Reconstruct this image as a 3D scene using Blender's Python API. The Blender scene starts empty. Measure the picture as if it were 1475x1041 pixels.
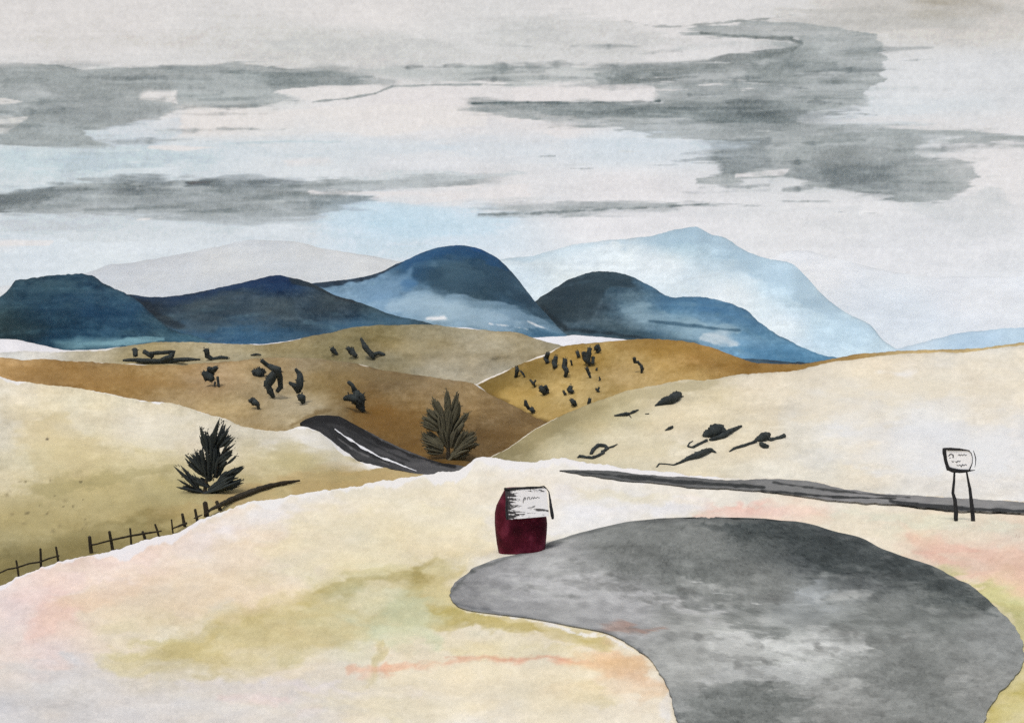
import bpy, bmesh, math, random
import numpy as np
from mathutils import Vector
from mathutils.bvhtree import BVHTree

random.seed(7)
rng = np.random.default_rng(11)
sc = bpy.context.scene
col = sc.collection

# ------------------------------------------------------------------ survey of the place
# sight lines from the viewpoint (1.75 m eye height) give every point of the land its bearing,
# and each piece of land its own distance in metres
F, HOR, CX, EYE = 1434.03, 625.0, 737.5, 1.75
HAZE, TOP, HAZE_GLOW, EXPO = 1.0e-5, 5185.0, 0.40, 2 ** 0.5


def at(px, py, D):
    return ((px - CX) / F * D, D, EYE - (py - HOR) / F * D)


def V(px, py, D):
    return Vector(at(px, py, D))


# ------------------------------------------------------------------ noise
_T = rng.random((256, 256))


def vnoise(x, y):
    xi = np.floor(x).astype(int); yi = np.floor(y).astype(int)
    fx = x - xi; fy = y - yi
    fx = fx * fx * fx * (fx * (fx * 6 - 15) + 10); fy = fy * fy * fy * (fy * (fy * 6 - 15) + 10)
    a = _T[xi & 255, yi & 255]; b = _T[(xi + 1) & 255, yi & 255]
    c = _T[xi & 255, (yi + 1) & 255]; d = _T[(xi + 1) & 255, (yi + 1) & 255]
    return (a + (b - a) * fx) * (1 - fy) + (c + (d - c) * fx) * fy


def fbm(x, y, o=4, s=0.0):
    x = np.asarray(x, float); y = np.asarray(y, float)
    t = 0.0; a = 1.0; n = 0.0
    for k in range(o):
        t = t + a * vnoise(x + s + k * 17.3, y + s * 1.7 + k * 9.1); n += a
        a *= 0.55; x = x * 2.03; y = y * 2.03
    return np.clip((t / n - 0.5) * 4.2, -1.6, 1.6)


def sstep(a, b, x):
    t = np.clip((x - a) / (b - a), 0, 1)
    return t * t * (3 - 2 * t)


def curve(pts, x):
    """smooth interpolation through points (x, y...)"""
    p = np.array(sorted(pts), float); out = []
    xs = p[:, 0]
    for k in range(1, p.shape[1]):
        ys = p[:, k]
        d = np.diff(ys) / np.maximum(np.diff(xs), 1e-6)
        m = np.zeros(len(ys))
        if len(ys) > 2:
            same = (d[:-1] * d[1:]) > 0
            m[1:-1] = np.where(same, 2 * d[:-1] * d[1:] / np.where(same, d[:-1] + d[1:], 1), 0)
        m[0], m[-1] = d[0], d[-1]
        i = np.clip(np.searchsorted(xs, x) - 1, 0, len(xs) - 2)
        h = xs[i + 1] - xs[i]
        t = np.clip((x - xs[i]) / h, 0, 1)
        out.append(ys[i] * (2 * t**3 - 3 * t**2 + 1) + h * m[i] * (t**3 - 2 * t**2 + t)
                   + ys[i + 1] * (-2 * t**3 + 3 * t**2) + h * m[i + 1] * (t**3 - t**2))
    return out[0] if len(out) == 1 else out


# ------------------------------------------------------------------ pigments of the ground
def lin(c):
    c = np.asarray(c, float) / 255
    return np.where(c <= 0.04045, c / 12.92, ((c + 0.055) / 1.055) ** 2.4)


def field(px, py, pts, ay=1.6, p=1.6, e=400.0):
    """soil / turf colours (far mountains with haze painted in) known at some spots, blended in between"""
    acc = np.zeros(px.shape + (3,)); wt = np.zeros(px.shape)
    for (x, y, c) in pts:
        w = 1.0 / (((px - x) ** 2 + (ay * (py - y)) ** 2) + e) ** p
        acc += w[..., None] * np.array(c, float); wt += w
    return acc / wt[..., None]


def sdpoly(px, py, poly):
    poly = np.array(poly, float); n = len(poly)
    d = np.full(px.shape, 1e9); inside = np.zeros(px.shape, bool)
    for i in range(n):
        x0, y0 = poly[i]; x1, y1 = poly[(i + 1) % n]
        ex, ey = x1 - x0, y1 - y0
        t = np.clip(((px - x0) * ex + (py - y0) * ey) / max(ex * ex + ey * ey, 1e-9), 0, 1)
        d = np.minimum(d, np.hypot(px - x0 - t * ex, py - y0 - t * ey))
        if y0 != y1:
            cr = ((y0 > py) != (y1 > py)) & (px < (x1 - x0) * (py - y0) / (y1 - y0) + x0)
            inside ^= cr
    return np.where(inside, d, -d)


def blotch(rgb, px, py, kind, geo, colr, alpha=0.8, soft=4.0, jit=4.0, streak=0.0, rim=0.0, sx=30.0, sy=12.0, seed=0.0):
    """one stain: ellipse (cx,cy,rx,ry,deg) or polygon; ragged edge, optional darker rim and streaks"""
    if kind == 'e':
        cx, cy, rx, ry, deg = geo
        m = (np.abs(px - cx) < rx + ry + 60) & (np.abs(py - cy) < rx + ry + 60)
    else:
        g = np.array(geo); m = (px > g[:, 0].min() - 60) & (px < g[:, 0].max() + 60) & (py > g[:, 1].min() - 40) & (py < g[:, 1].max() + 40)
    if not m.any():
        return
    x = px[m]; y = py[m]
    n = fbm(x / sx, y / sy, 4, seed + 3.1)
    if kind == 'e':
        a = math.radians(deg); c, s = math.cos(a), math.sin(a)
        u = (x - cx) * c + (y - cy) * s; v = -(x - cx) * s + (y - cy) * c
        r = np.sqrt((u / rx) ** 2 + (v / ry) ** 2)
        d = (1 - r) * min(rx, ry)
    else:
        d = sdpoly(x, y, geo)
    d = d + n * jit
    wet = soft * (0.6 + 4.0 * np.clip(fbm(x / 120.0, y / 34.0, 3, seed + 44), 0, 1.2))
    cov = sstep(-wet, wet, d) * alpha * np.clip(0.92 + 0.22 * fbm(x / 70.0, y / 18.0, 4, seed + 47), .4, 1.0)
    if streak:
        st = fbm(x / 90.0, y / 5.0, 4, seed + 21.0)
        cov = cov * np.clip(1 - streak * sstep(0.0, 0.6, st), 0, 1)
    tgt = np.array(colr, float)[None, :] * np.ones((len(x), 1))
    if rim:
        tgt = tgt * (1 - rim * np.exp(-(d / 2.5) ** 2))[:, None]
    rgb[m] = rgb[m] * (1 - cov[:, None]) + tgt * cov[:, None]


def brush(rgb, px, py, pts, colr, alpha=0.8, soft=1.2, jit=1.2, sx=18.0, sy=6.0, seed=0.0):
    """narrow stain along a polyline (x, y, half width)"""
    for (x0, y0, r0), (x1, y1, r1) in zip(pts[:-1], pts[1:]):
        R = max(r0, r1) + 12
        m = (px > min(x0, x1) - R) & (px < max(x0, x1) + R) & (py > min(y0, y1) - R) & (py < max(y0, y1) + R)
        if not m.any():
            continue
        x = px[m]; y = py[m]; ex, ey = x1 - x0, y1 - y0
        t = np.clip(((x - x0) * ex + (y - y0) * ey) / max(ex * ex + ey * ey, 1e-9), 0, 1)
        d = (r0 + (r1 - r0) * t) - np.hypot(x - x0 - t * ex, y - y0 - t * ey) + jit * fbm(x / sx, y / sy, 3, seed)
        cov = sstep(-soft, soft, d) * alpha
        rgb[m] = rgb[m] * (1 - cov[:, None]) + np.array(colr, float) * cov[:, None]


def wash(rgb, px, py, mott, seed, hatch=0.0):
    """uneven growth and soil: broad drifts, small mottle, fine grit"""
    rgb = rgb + mott * 0.8 * fbm(px / 60.0, py / 26.0, 5, seed + 2)[..., None] * np.array([1.0, 1.0, 0.9])
    warm = fbm(px / 85.0, py / 40.0, 3, seed + 16)[..., None]
    if hatch:
        rgb = rgb + mott * hatch * fbm(px / 90.0, py / 6.0, 4, seed + 26)[..., None]
    rgb = rgb + mott * 0.35 * warm * np.array([1.0, 0.2, -1.0])
    rgb = rgb + mott * 0.5 * fbm(px / 12.0, py / 7.0, 3, seed + 12)[..., None]
    rgb = rgb + mott * 0.45 * fbm(px / 3.4, py / 3.0, 2, seed + 22)[..., None]
    return rgb


# ------------------------------------------------------------------ object helpers
def tag(o, label=None, cat=None, group=None, kind=None):
    if label: o['label'] = label
    if cat: o['category'] = cat
    if group: o['group'] = group
    if kind: o['kind'] = kind
    return o


def link(name, me, mat=None, parent=None, loc=None):
    o = bpy.data.objects.new(name, me)
    col.objects.link(o)
    if mat is not None: me.materials.append(mat)
    if parent is not None: o.parent = parent
    if loc is not None: o.location = loc
    return o


def empty(name, loc):
    o = bpy.data.objects.new(name, None); col.objects.link(o); o.location = loc
    o.empty_display_size = 0.2
    return o


def npmesh(name, verts, quads, rgb=None, gain=1.0, smooth=True):
    me = bpy.data.meshes.new(name)
    verts = np.asarray(verts, np.float32).reshape(-1, 3); quads = np.asarray(quads, np.int32).reshape(-1, 4)
    me.vertices.add(len(verts)); me.vertices.foreach_set('co', verts.ravel())
    me.loops.add(quads.size); me.loops.foreach_set('vertex_index', quads.ravel())
    me.polygons.add(len(quads))
    me.polygons.foreach_set('loop_start', np.arange(0, quads.size, 4, dtype=np.int32))
    me.polygons.foreach_set('loop_total', np.full(len(quads), 4, np.int32))
    me.polygons.foreach_set('use_smooth', np.full(len(quads), smooth, bool))
    me.update(calc_edges=True); me.validate()
    if rgb is not None:
        c = np.ones((len(verts), 4), np.float32)
        c[:, :3] = lin(np.clip(rgb.reshape(-1, 3), 0, 255)) * gain
        a = me.color_attributes.new('pigment', 'FLOAT_COLOR', 'POINT')
        a.data.foreach_set('color', c.ravel())
    return me


def gridquads(nr, nc):
    i = np.arange(nr - 1)[:, None] * nc + np.arange(nc - 1)[None, :]
    return np.stack([i, i + 1, i + nc + 1, i + nc], -1).reshape(-1, 4)


def bvh_of(o):
    me = o.data
    return BVHTree.FromPolygons([v.co.copy() for v in me.vertices], [tuple(p.vertices) for p in me.polygons])


EYEP = Vector((0, 0, EYE))


def hit(bvh, px, py, default=None):
    d = V(px, py, 1.0) - EYEP
    r = bvh.ray_cast(EYEP, d.normalized())
    if r[0] is None:
        return default
    return r[0]


# ------------------------------------------------------------------ materials
def pigment_mat(name, cell, grain=0.07, bump=0.25, rough=0.95, speck=0.0):
    """matt, granulated surface whose colour is the ground's own pigment; 'cell' = grain size in metres"""
    m = bpy.data.materials.new(name); m.use_nodes = True
    nt = m.node_tree; N = nt.nodes; L = nt.links
    bs = N['Principled BSDF']; bs.inputs['Roughness'].default_value = rough
    bs.inputs['Specular IOR Level'].default_value = 0.12
    at_ = N.new('ShaderNodeAttribute'); at_.attribute_name = 'pigment'
    tc = N.new('ShaderNodeTexCoord')
    n1 = N.new('ShaderNodeTexNoise'); n1.inputs['Scale'].default_value = 1.0 / cell
    n1.inputs['Detail'].default_value = 5; n1.inputs['Roughness'].default_value = 0.65
    n2 = N.new('ShaderNodeTexNoise'); n2.inputs['Scale'].default_value = 0.16 / cell
    n2.inputs['Detail'].default_value = 6; n2.inputs['Roughness'].default_value = 0.7
    L.new(tc.outputs['Object'], n1.inputs['Vector']); L.new(tc.outputs['Object'], n2.inputs['Vector'])
    add = N.new('ShaderNodeMath'); add.operation = 'ADD'
    L.new(n1.outputs['Fac'], add.inputs[0]); L.new(n2.outputs['Fac'], add.inputs[1])
    mr = N.new('ShaderNodeMapRange'); mr.inputs['From Min'].default_value = 0.6; mr.inputs['From Max'].default_value = 1.4
    mr.inputs['To Min'].default_value = 1 - grain; mr.inputs['To Max'].default_value = 1 + grain
    L.new(add.outputs[0], mr.inputs['Value'])
    vm = N.new('ShaderNodeVectorMath'); vm.operation = 'SCALE'
    L.new(at_.outputs['Color'], vm.inputs[0]); L.new(mr.outputs['Result'], vm.inputs['Scale'])
    last = vm.outputs['Vector']
    if speck:
        n3 = N.new('ShaderNodeTexNoise'); n3.inputs['Scale'].default_value = 1.3 / cell; n3.inputs['Detail'].default_value = 3
        L.new(tc.outputs['Object'], n3.inputs['Vector'])
        r3 = N.new('ShaderNodeMapRange'); r3.inputs['From Min'].default_value = 0.56; r3.inputs['From Max'].default_value = 0.70
        r3.inputs['To Min'].default_value = 1.0; r3.inputs['To Max'].default_value = 1 - speck
        L.new(n3.outputs['Fac'], r3.inputs['Value'])
        v2 = N.new('ShaderNodeVectorMath'); v2.operation = 'SCALE'
        L.new(last, v2.inputs[0]); L.new(r3.outputs['Result'], v2.inputs['Scale']); last = v2.outputs['Vector']
    L.new(last, bs.inputs['Base Color'])
    if bump:
        bp = N.new('ShaderNodeBump'); bp.inputs['Strength'].default_value = bump; bp.inputs['Distance'].default_value = cell * 0.5
        L.new(n1.outputs['Fac'], bp.inputs['Height']); L.new(bp.outputs['Normal'], bs.inputs['Normal'])
    return m


def plain_mat(name, c, rough=0.7, var=0.25, scale=8.0, c2=None, spec=0.25):
    m = bpy.data.materials.new(name); m.use_nodes = True
    nt = m.node_tree; N = nt.nodes; L = nt.links
    bs = N['Principled BSDF']; bs.inputs['Roughness'].default_value = rough
    bs.inputs['Specular IOR Level'].default_value = spec
    tc = N.new('ShaderNodeTexCoord')
    n = N.new('ShaderNodeTexNoise'); n.inputs['Scale'].default_value = scale; n.inputs['Detail'].default_value = 5
    L.new(tc.outputs['Object'], n.inputs['Vector'])
    r = N.new('ShaderNodeValToRGB')
    a = lin(c); b = lin(c2) if c2 else a * (1 + var); a = a * (1 - var) if not c2 else a
    r.color_ramp.elements[0].position = 0.35; r.color_ramp.elements[1].position = 0.65
    r.color_ramp.elements[0].color = (*a, 1); r.color_ramp.elements[1].color = (*b, 1)
    L.new(n.outputs['Fac'], r.inputs['Fac']); L.new(r.outputs['Color'], bs.inputs['Base Color'])
    bp = N.new('ShaderNodeBump'); bp.inputs['Strength'].default_value = 0.2
    L.new(n.outputs['Fac'], bp.inputs['Height']); L.new(bp.outputs['Normal'], bs.inputs['Normal'])
    return m


GAIN = 1.0


# ------------------------------------------------------------------ land
def land(name, crest, base, pts, extra=None, x0=-260, x1=1735, dx=2.5, rows=110, gpow=1.5, jit=1.2, back=(40, 12),
         rim=(0.0, 3.0), edge=None, cell=0.5, grain=0.06, bump=0.3, ay=1.6, relief=0.02, seed=0.0, label='', kind='structure', cat='hill', mott=7.0, tone=None, gain=None, e=400.0, power=1.6):
    xs = np.arange(x0, x1 + dx, dx)
    cy, cD = curve(crest, xs); by, bD = curve(base, xs)
    jj = 0.6 * jit * fbm(xs / 22.0, xs * 0 + seed, 4, seed) + 0.3 * jit * fbm(xs / 5.0, xs * 0 + seed, 2, seed + 5)
    t = np.linspace(0, 1, rows)[:, None]
    g = 1 - (1 - t) ** gpow
    py = by[None] + (cy - by)[None] * g + jj[None] * t ** 10
    cy = cy + jj
    D = bD[None] + (cD - bD)[None] * t
    px = np.broadcast_to(xs[None], py.shape)
    D = D * (1 + relief * fbm(px / 130.0, py / 60.0, 4, seed + 8) * np.sin(np.pi * np.clip(t, 0, 1)))
    X = (px - CX) / F * D; Y = D; Z = EYE - (py - HOR) / F * D
    verts = [np.stack([X, Y, Z], -1)]
    rgb = field(px, py, pts, ay=ay, e=e, p=power)
    rgb = wash(rgb, px, py, mott, seed, 0.55 if cat == 'mountain' else 0.28)
    dc = py - cy[None]                      # how far below the brow
    if rim[0]:
        rn = 0.6 + 0.5 * fbm(px / 30.0, py * 0, 3, seed + 31)
        rgb = rgb * (1 - rim[0] * rn * np.exp(-dc / rim[1]))[..., None]
    if extra:
        extra(rgb, px, py, dc)
    if edge:
        for (xa, xb, w, c) in edge:         # bare pale lip along the brow
            ww = w * np.clip(0.7 + 1.1 * fbm(px / 25.0, py * 0 + 1, 4, seed + 40), 0, 3) * sstep(xa - 12, xa + 12, px) * (1 - sstep(xb - 12, xb + 12, px))
            k = (1 - sstep(-0.8, 0.8, dc - ww)) * (ww > 0.4)
            rgb = rgb * (1 - k[..., None]) + np.array(c, float) * k[..., None]
    if cat == 'mountain' and cD[0] < 2000:   # gullies and scree in slanting streaks
        for i in range(70):
            x = random.uniform(-40, 1260); c0 = float(np.interp(x, xs, cy)); y = c0 + random.uniform(4, 90); w_ = random.uniform(12, 60); sl = float(np.interp(x + 20, xs, cy) - c0) / 20 * .6
            c = random.choice(((96, 130, 150), (30, 52, 68), (74, 104, 122), (112, 142, 160)))
            brush(rgb, px, py, [(x - w_, y - sl * w_, .4), (x, y, random.uniform(.8, 3.5)), (x + w_, y + sl * w_, .4)], c, random.uniform(.08, .24), 2.5, 2.5, 26, 8, i)
    if tone:                                # (grey share, multiplier per channel)
        gy = rgb.mean(-1, keepdims=True)
        rgb = (rgb + (gy - rgb) * tone[0]) * np.array(tone[1])
    k = np.linspace(0, 1, 8)[1:, None]
    Db = cD[None] + back[0] * k
    Zb = (EYE - (cy - HOR) / F * cD)[None] - back[1] * k ** 1.5
    Xb = (xs - CX)[None] / F * Db
    verts.append(np.stack([Xb, Db + 0 * Xb, Zb], -1))
    rgb = np.concatenate([rgb, np.repeat(rgb[-1:], 7, 0)], 0)
    vv = np.concatenate(verts, 0)
    me = npmesh(name, vv, gridquads(rows + 7, len(xs)), rgb, GAIN if gain is None else gain)
    o = link(name, me, pigment_mat(name + '_pigment', cell, grain, bump))
    tag(o, label, cat, kind=kind)
    return o


# ---- far mountains -------------------------------------------------
def c_(pts, D, dD=0):
    return [(x, y, D) for x, y in pts]


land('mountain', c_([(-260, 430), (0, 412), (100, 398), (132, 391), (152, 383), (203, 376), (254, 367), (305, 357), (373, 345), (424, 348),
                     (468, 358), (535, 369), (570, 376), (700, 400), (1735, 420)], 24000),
     c_([(-260, 505), (1735, 505)], 21000), [(0, 420, (200, 200, 203)), (380, 380, (190, 190, 192)), (200, 400, (186, 186, 189))], dx=5, rows=50, cell=110,  # most of this ridge's haze is painted into the grey-whites
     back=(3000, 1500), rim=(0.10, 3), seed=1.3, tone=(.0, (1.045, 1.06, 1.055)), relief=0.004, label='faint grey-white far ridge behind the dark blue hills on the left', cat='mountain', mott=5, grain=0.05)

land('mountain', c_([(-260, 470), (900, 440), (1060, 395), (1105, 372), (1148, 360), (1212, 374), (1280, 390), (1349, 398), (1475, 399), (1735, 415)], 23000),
     c_([(-260, 530), (1735, 530)], 20000), [(1150, 380, (216, 218, 224)), (1400, 420, (214, 218, 226)), (1300, 470, (205, 216, 228))], dx=5, rows=50, cell=110,  # distance haze mixed into the base colour; the haze volume is thin
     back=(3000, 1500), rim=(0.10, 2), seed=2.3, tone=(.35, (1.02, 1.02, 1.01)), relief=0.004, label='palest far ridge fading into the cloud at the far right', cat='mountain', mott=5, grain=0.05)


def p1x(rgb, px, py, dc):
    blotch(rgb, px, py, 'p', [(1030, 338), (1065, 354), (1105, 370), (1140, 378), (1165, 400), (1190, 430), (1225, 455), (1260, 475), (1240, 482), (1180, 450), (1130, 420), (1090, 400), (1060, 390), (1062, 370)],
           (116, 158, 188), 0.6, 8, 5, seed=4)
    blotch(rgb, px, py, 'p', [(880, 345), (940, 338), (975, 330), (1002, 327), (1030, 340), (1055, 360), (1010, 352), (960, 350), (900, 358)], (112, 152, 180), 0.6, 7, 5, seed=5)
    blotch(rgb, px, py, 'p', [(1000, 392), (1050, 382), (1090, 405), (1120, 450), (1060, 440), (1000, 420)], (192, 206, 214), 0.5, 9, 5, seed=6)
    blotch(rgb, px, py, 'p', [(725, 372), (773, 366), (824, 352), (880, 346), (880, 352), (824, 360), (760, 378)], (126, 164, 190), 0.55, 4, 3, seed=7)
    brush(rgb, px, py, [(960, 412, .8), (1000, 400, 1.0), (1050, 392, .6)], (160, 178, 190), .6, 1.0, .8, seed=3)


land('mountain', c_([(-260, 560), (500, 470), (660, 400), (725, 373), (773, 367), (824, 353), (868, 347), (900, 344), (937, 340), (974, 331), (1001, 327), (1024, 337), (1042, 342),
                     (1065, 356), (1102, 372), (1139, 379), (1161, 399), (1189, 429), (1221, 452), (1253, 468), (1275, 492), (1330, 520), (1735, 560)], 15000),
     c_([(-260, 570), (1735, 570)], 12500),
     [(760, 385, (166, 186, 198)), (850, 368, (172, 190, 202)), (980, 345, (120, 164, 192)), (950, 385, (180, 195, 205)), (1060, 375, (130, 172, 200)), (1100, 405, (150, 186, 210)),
      (1150, 425, (150, 188, 212)), (1200, 470, (150, 188, 212)), (900, 395, (178, 194, 204)), (1050, 430, (184, 198, 208)), (1120, 470, (176, 194, 206))],  # pale blues carry painted haze on top of the thin haze volume
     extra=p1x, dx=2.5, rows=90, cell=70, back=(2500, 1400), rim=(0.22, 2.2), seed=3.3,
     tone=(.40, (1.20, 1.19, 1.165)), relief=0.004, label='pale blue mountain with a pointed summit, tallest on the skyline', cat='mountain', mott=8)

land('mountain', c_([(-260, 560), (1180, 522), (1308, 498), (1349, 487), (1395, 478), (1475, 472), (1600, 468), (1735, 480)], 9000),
     c_([(-260, 570), (1735, 570)], 7800), [(1300, 500, (170, 200, 220)), (1400, 490, (150, 188, 214)), (1475, 490, (160, 195, 216))], dx=4, rows=40, cell=45,  # pale tint includes haze put into the colour
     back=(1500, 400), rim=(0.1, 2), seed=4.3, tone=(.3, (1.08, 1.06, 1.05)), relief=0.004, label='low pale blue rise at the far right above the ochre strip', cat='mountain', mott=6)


def m4x(rgb, px, py, dc):
    blotch(rgb, px, py, 'p', [(775, 434), (800, 415), (840, 397), (870, 391), (905, 398), (925, 412), (880, 418), (860, 440), (850, 465), (800, 470), (785, 450)], (34, 50, 60), 0.7, 8, 6, seed=1)
    blotch(rgb, px, py, 'p', [(890, 440), (930, 442), (985, 455), (1070, 475), (1060, 480), (980, 470), (900, 458)], (140, 168, 186), 0.7, 5, 5, seed=2, streak=.3)
    blotch(rgb, px, py, 'p', [(880, 452), (960, 456), (1040, 470), (1090, 492), (1020, 486), (920, 470)], (150, 178, 198), .6, 8, 6, seed=15)
    brush(rgb, px, py, [(935, 462, 1), (1000, 470, 2), (1065, 476, 1)], (55, 88, 112), .8, 1.5)
    blotch(rgb, px, py, 'p', [(1010, 478), (1045, 480), (1072, 498), (1030, 496), (1012, 488)], (205, 212, 220), 0.8, 2, 3, seed=3)
    blotch(rgb, px, py, 'p', [(820, 474), (900, 472), (940, 480), (1010, 492), (1010, 500), (900, 488), (820, 482)], (50, 74, 88), 0.6, 4, 3, seed=5)
    brush(rgb, px, py, [(780, 440, 2), (792, 455, 3), (815, 474, 3), (880, 480, 2), (945, 490, 2)], (30, 42, 50), .75, 2)
    blotch(rgb, px, py, 'p', [(930, 408), (968, 428), (1010, 428), (1045, 436), (1075, 448), (1098, 470), (1060, 462), (1000, 445), (950, 435)], (52, 100, 142), 0.7, 6, 5, seed=9)
    blotch(rgb, px, py, 'p', [(1080, 500), (1130, 502), (1180, 514), (1240, 518), (1150, 526), (1090, 515)], (58, 108, 146), 0.5, 5, 4, seed=10)


land('mountain', c_([(-260, 560), (700, 500), (755, 452), (773, 432), (790, 421), (824, 400), (846, 394), (869, 390), (905, 397), (937, 411), (969, 428), (1006, 427), (1042, 434), (1074, 446),
                     (1097, 466), (1129, 487), (1161, 502), (1189, 512), (1260, 522), (1735, 560)], 760),
     c_([(-260, 575), (1735, 575)], 650),
     [(790, 440, (40, 56, 66)), (830, 410, (44, 62, 74)), (880, 402, (60, 84, 98)), (850, 445, (74, 88, 96)), (920, 440, (98, 126, 144)), (960, 450, (82, 124, 156)),
      (1030, 450, (78, 124, 164)), (1100, 490, (92, 142, 180)), (1150, 512, (84, 136, 174)), (880, 470, (70, 92, 106)), (1000, 485, (120, 154, 180))],
     extra=m4x, dx=1.8, rows=110, cell=3.5, back=(120, 50), rim=(0.25, 2.5), seed=5.3, jit=1.4,
     tone=(.12, (1.02, 1.03, 1.0)), relief=0.004, label='slate blue double-humped hill fading to light blue at its right end', cat='mountain', mott=12, grain=0.10)


def m3x(rgb, px, py, dc):
    blotch(rgb, px, py, 'p', [(565, 395), (605, 367), (640, 357), (665, 354), (690, 359), (715, 372), (735, 392), (755, 415), (790, 458), (770, 455), (740, 436), (700, 428), (650, 428), (615, 412)],
           (42, 68, 86), 0.85, 6, 6, seed=1)
    blotch(rgb, px, py, 'p', [(575, 385), (610, 363), (660, 353), (700, 362), (735, 390), (725, 392), (690, 370), (650, 366), (610, 382), (585, 398)], (24, 72, 122), 0.7, 5, 4, seed=2)
    blotch(rgb, px, py, 'p', [(625, 385), (665, 378), (700, 395), (690, 415), (650, 415)], (80, 108, 124), 0.4, 10, 6, seed=7)
    blotch(rgb, px, py, 'p', [(535, 440), (600, 415), (640, 424), (700, 430), (745, 442), (780, 462), (810, 478), (700, 472), (600, 466), (550, 456)], (136, 166, 188), 0.75, 4, 5, seed=3, streak=.25)
    blotch(rgb, px, py, 'p', [(545, 405), (590, 392), (600, 405), (570, 425), (535, 430), (510, 420)], (112, 148, 178), 0.7, 6, 5, seed=5)
    blotch(rgb, px, py, 'e', (590, 410, 16, 10, -20), (46, 96, 146), .6, 6, 4, seed=8)
    blotch(rgb, px, py, 'p', [(560, 430), (620, 428), (700, 444), (770, 466), (720, 468), (620, 462), (560, 452)], (162, 186, 202), 0.55, 7, 6, seed=14)
    blotch(rgb, px, py, 'p', [(612, 457), (640, 455), (644, 460), (615, 461)], (232, 232, 234), 0.95, 1, 1.5, seed=4)
    brush(rgb, px, py, [(705, 466, 1), (735, 470, 1.2), (760, 474, .6)], (222, 226, 230), .9, .8, seed=5)
    brush(rgb, px, py, [(760, 463, 1), (772, 468, 1.6), (790, 474, .8)], (225, 228, 232), .9, .8, seed=6)
    brush(rgb, px, py, [(447, 410, 3), (485, 406, 4), (520, 402, 3.5), (552, 391, 2), (580, 377, 1)], (28, 44, 60), .85, 1.5, 2, seed=3)


land('mountain', c_([(-260, 560), (300, 470), (420, 412), (447, 408), (485, 405), (512, 401), (549, 391), (576, 378), (603, 366), (630, 357), (661, 353), (688, 358), (712, 369), (732, 386),
                     (749, 406), (769, 432), (790, 455), (810, 476), (840, 492), (900, 505), (1735, 560)], 700),
     c_([(-260, 575), (1735, 575)], 600),
     [(560, 412, (104, 140, 172)), (600, 380, (54, 100, 142)), (660, 360, (28, 74, 124)), (660, 400, (48, 76, 94)), (700, 420, (42, 66, 80)), (640, 385, (50, 88, 114)),
      (740, 425, (54, 88, 114)), (580, 440, (130, 162, 186)), (650, 450, (140, 168, 186)), (720, 462, (122, 154, 176)), (500, 450, (110, 144, 172)), (780, 470, (84, 124, 150))],
     extra=m3x, dx=1.8, rows=120, cell=3.5, back=(110, 60), rim=(0.3, 2.5), seed=6.3, jit=1.0,
     tone=(.10, (1.03, 1.03, 1.01)), relief=0.004, label='tall rounded blue hill with a dark crown in the middle', cat='mountain', mott=12, grain=0.10)


def m2x(rgb, px, py, dc):
    blotch(rgb, px, py, 'p', [(200, 424), (260, 424), (300, 417), (350, 404), (400, 396), (440, 405), (430, 412), (380, 410), (320, 420), (280, 434), (250, 440)], (18, 46, 88), 0.75, 5, 5, seed=1)
    blotch(rgb, px, py, 'p', [(180, 424), (215, 432), (240, 455), (280, 474), (260, 478), (225, 462), (195, 440)], (26, 34, 44), 0.75, 5, 4, seed=2)
    blotch(rgb, px, py, 'p', [(230, 470), (300, 478), (400, 480), (480, 466), (560, 455), (600, 462), (500, 480), (400, 492), (260, 492), (215, 480)], (52, 94, 130), 0.8, 4, 5, seed=3, streak=.2)
    brush(rgb, px, py, [(420, 402, 3), (450, 412, 4), (490, 427, 3), (545, 438, 1)], (34, 46, 56), .8, 2, 2, seed=4)
    blotch(rgb, px, py, 'e', (330, 450, 90, 22, -4), (70, 80, 86), .5, 14, 10, seed=6, streak=.4)


land('mountain', c_([(-260, 560), (100, 470), (160, 428), (190, 424), (217, 428), (254, 426), (288, 420), (339, 409), (373, 401), (400, 396), (424, 401), (451, 409), (485, 426), (515, 434), (536, 442),
                     (569, 455), (603, 461), (680, 480), (1735, 560)], 640),
     c_([(-260, 575), (1735, 575)], 560),
     [(230, 437, (24, 44, 68)), (300, 450, (54, 68, 78)), (400, 440, (52, 68, 80)), (480, 443, (50, 66, 78)), (260, 470, (38, 68, 98)), (350, 482, (48, 86, 120)),
      (400, 405, (18, 48, 90)), (550, 460, (58, 84, 100))],
     extra=m2x, dx=1.8, rows=110, cell=3.2, back=(110, 50), rim=(0.3, 2.5), seed=7.3, jit=1.0,
     tone=(.14, (1.02, 1.02, .97)), relief=0.004, label='long low navy hill with a pointed top left of the tall blue hill', cat='mountain', mott=12, grain=0.10)


def m1x(rgb, px, py, dc):
    blotch(rgb, px, py, 'p', [(70, 489), (160, 487), (215, 486), (235, 488), (190, 497), (110, 504), (80, 497)], (120, 156, 176), 0.85, 2.5, 3, seed=3, streak=.2)
    blotch(rgb, px, py, 'e', (60, 415, 60, 12, -5), (60, 84, 98), .5, 9, 6, seed=4)
    blotch(rgb, px, py, 'e', (120, 445, 70, 20, 8), (24, 54, 84), .5, 14, 8, seed=5, streak=.4)
    blotch(rgb, px, py, 'e', (20, 470, 40, 16, 8), (28, 46, 56), .6, 9, 6, seed=6)


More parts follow.
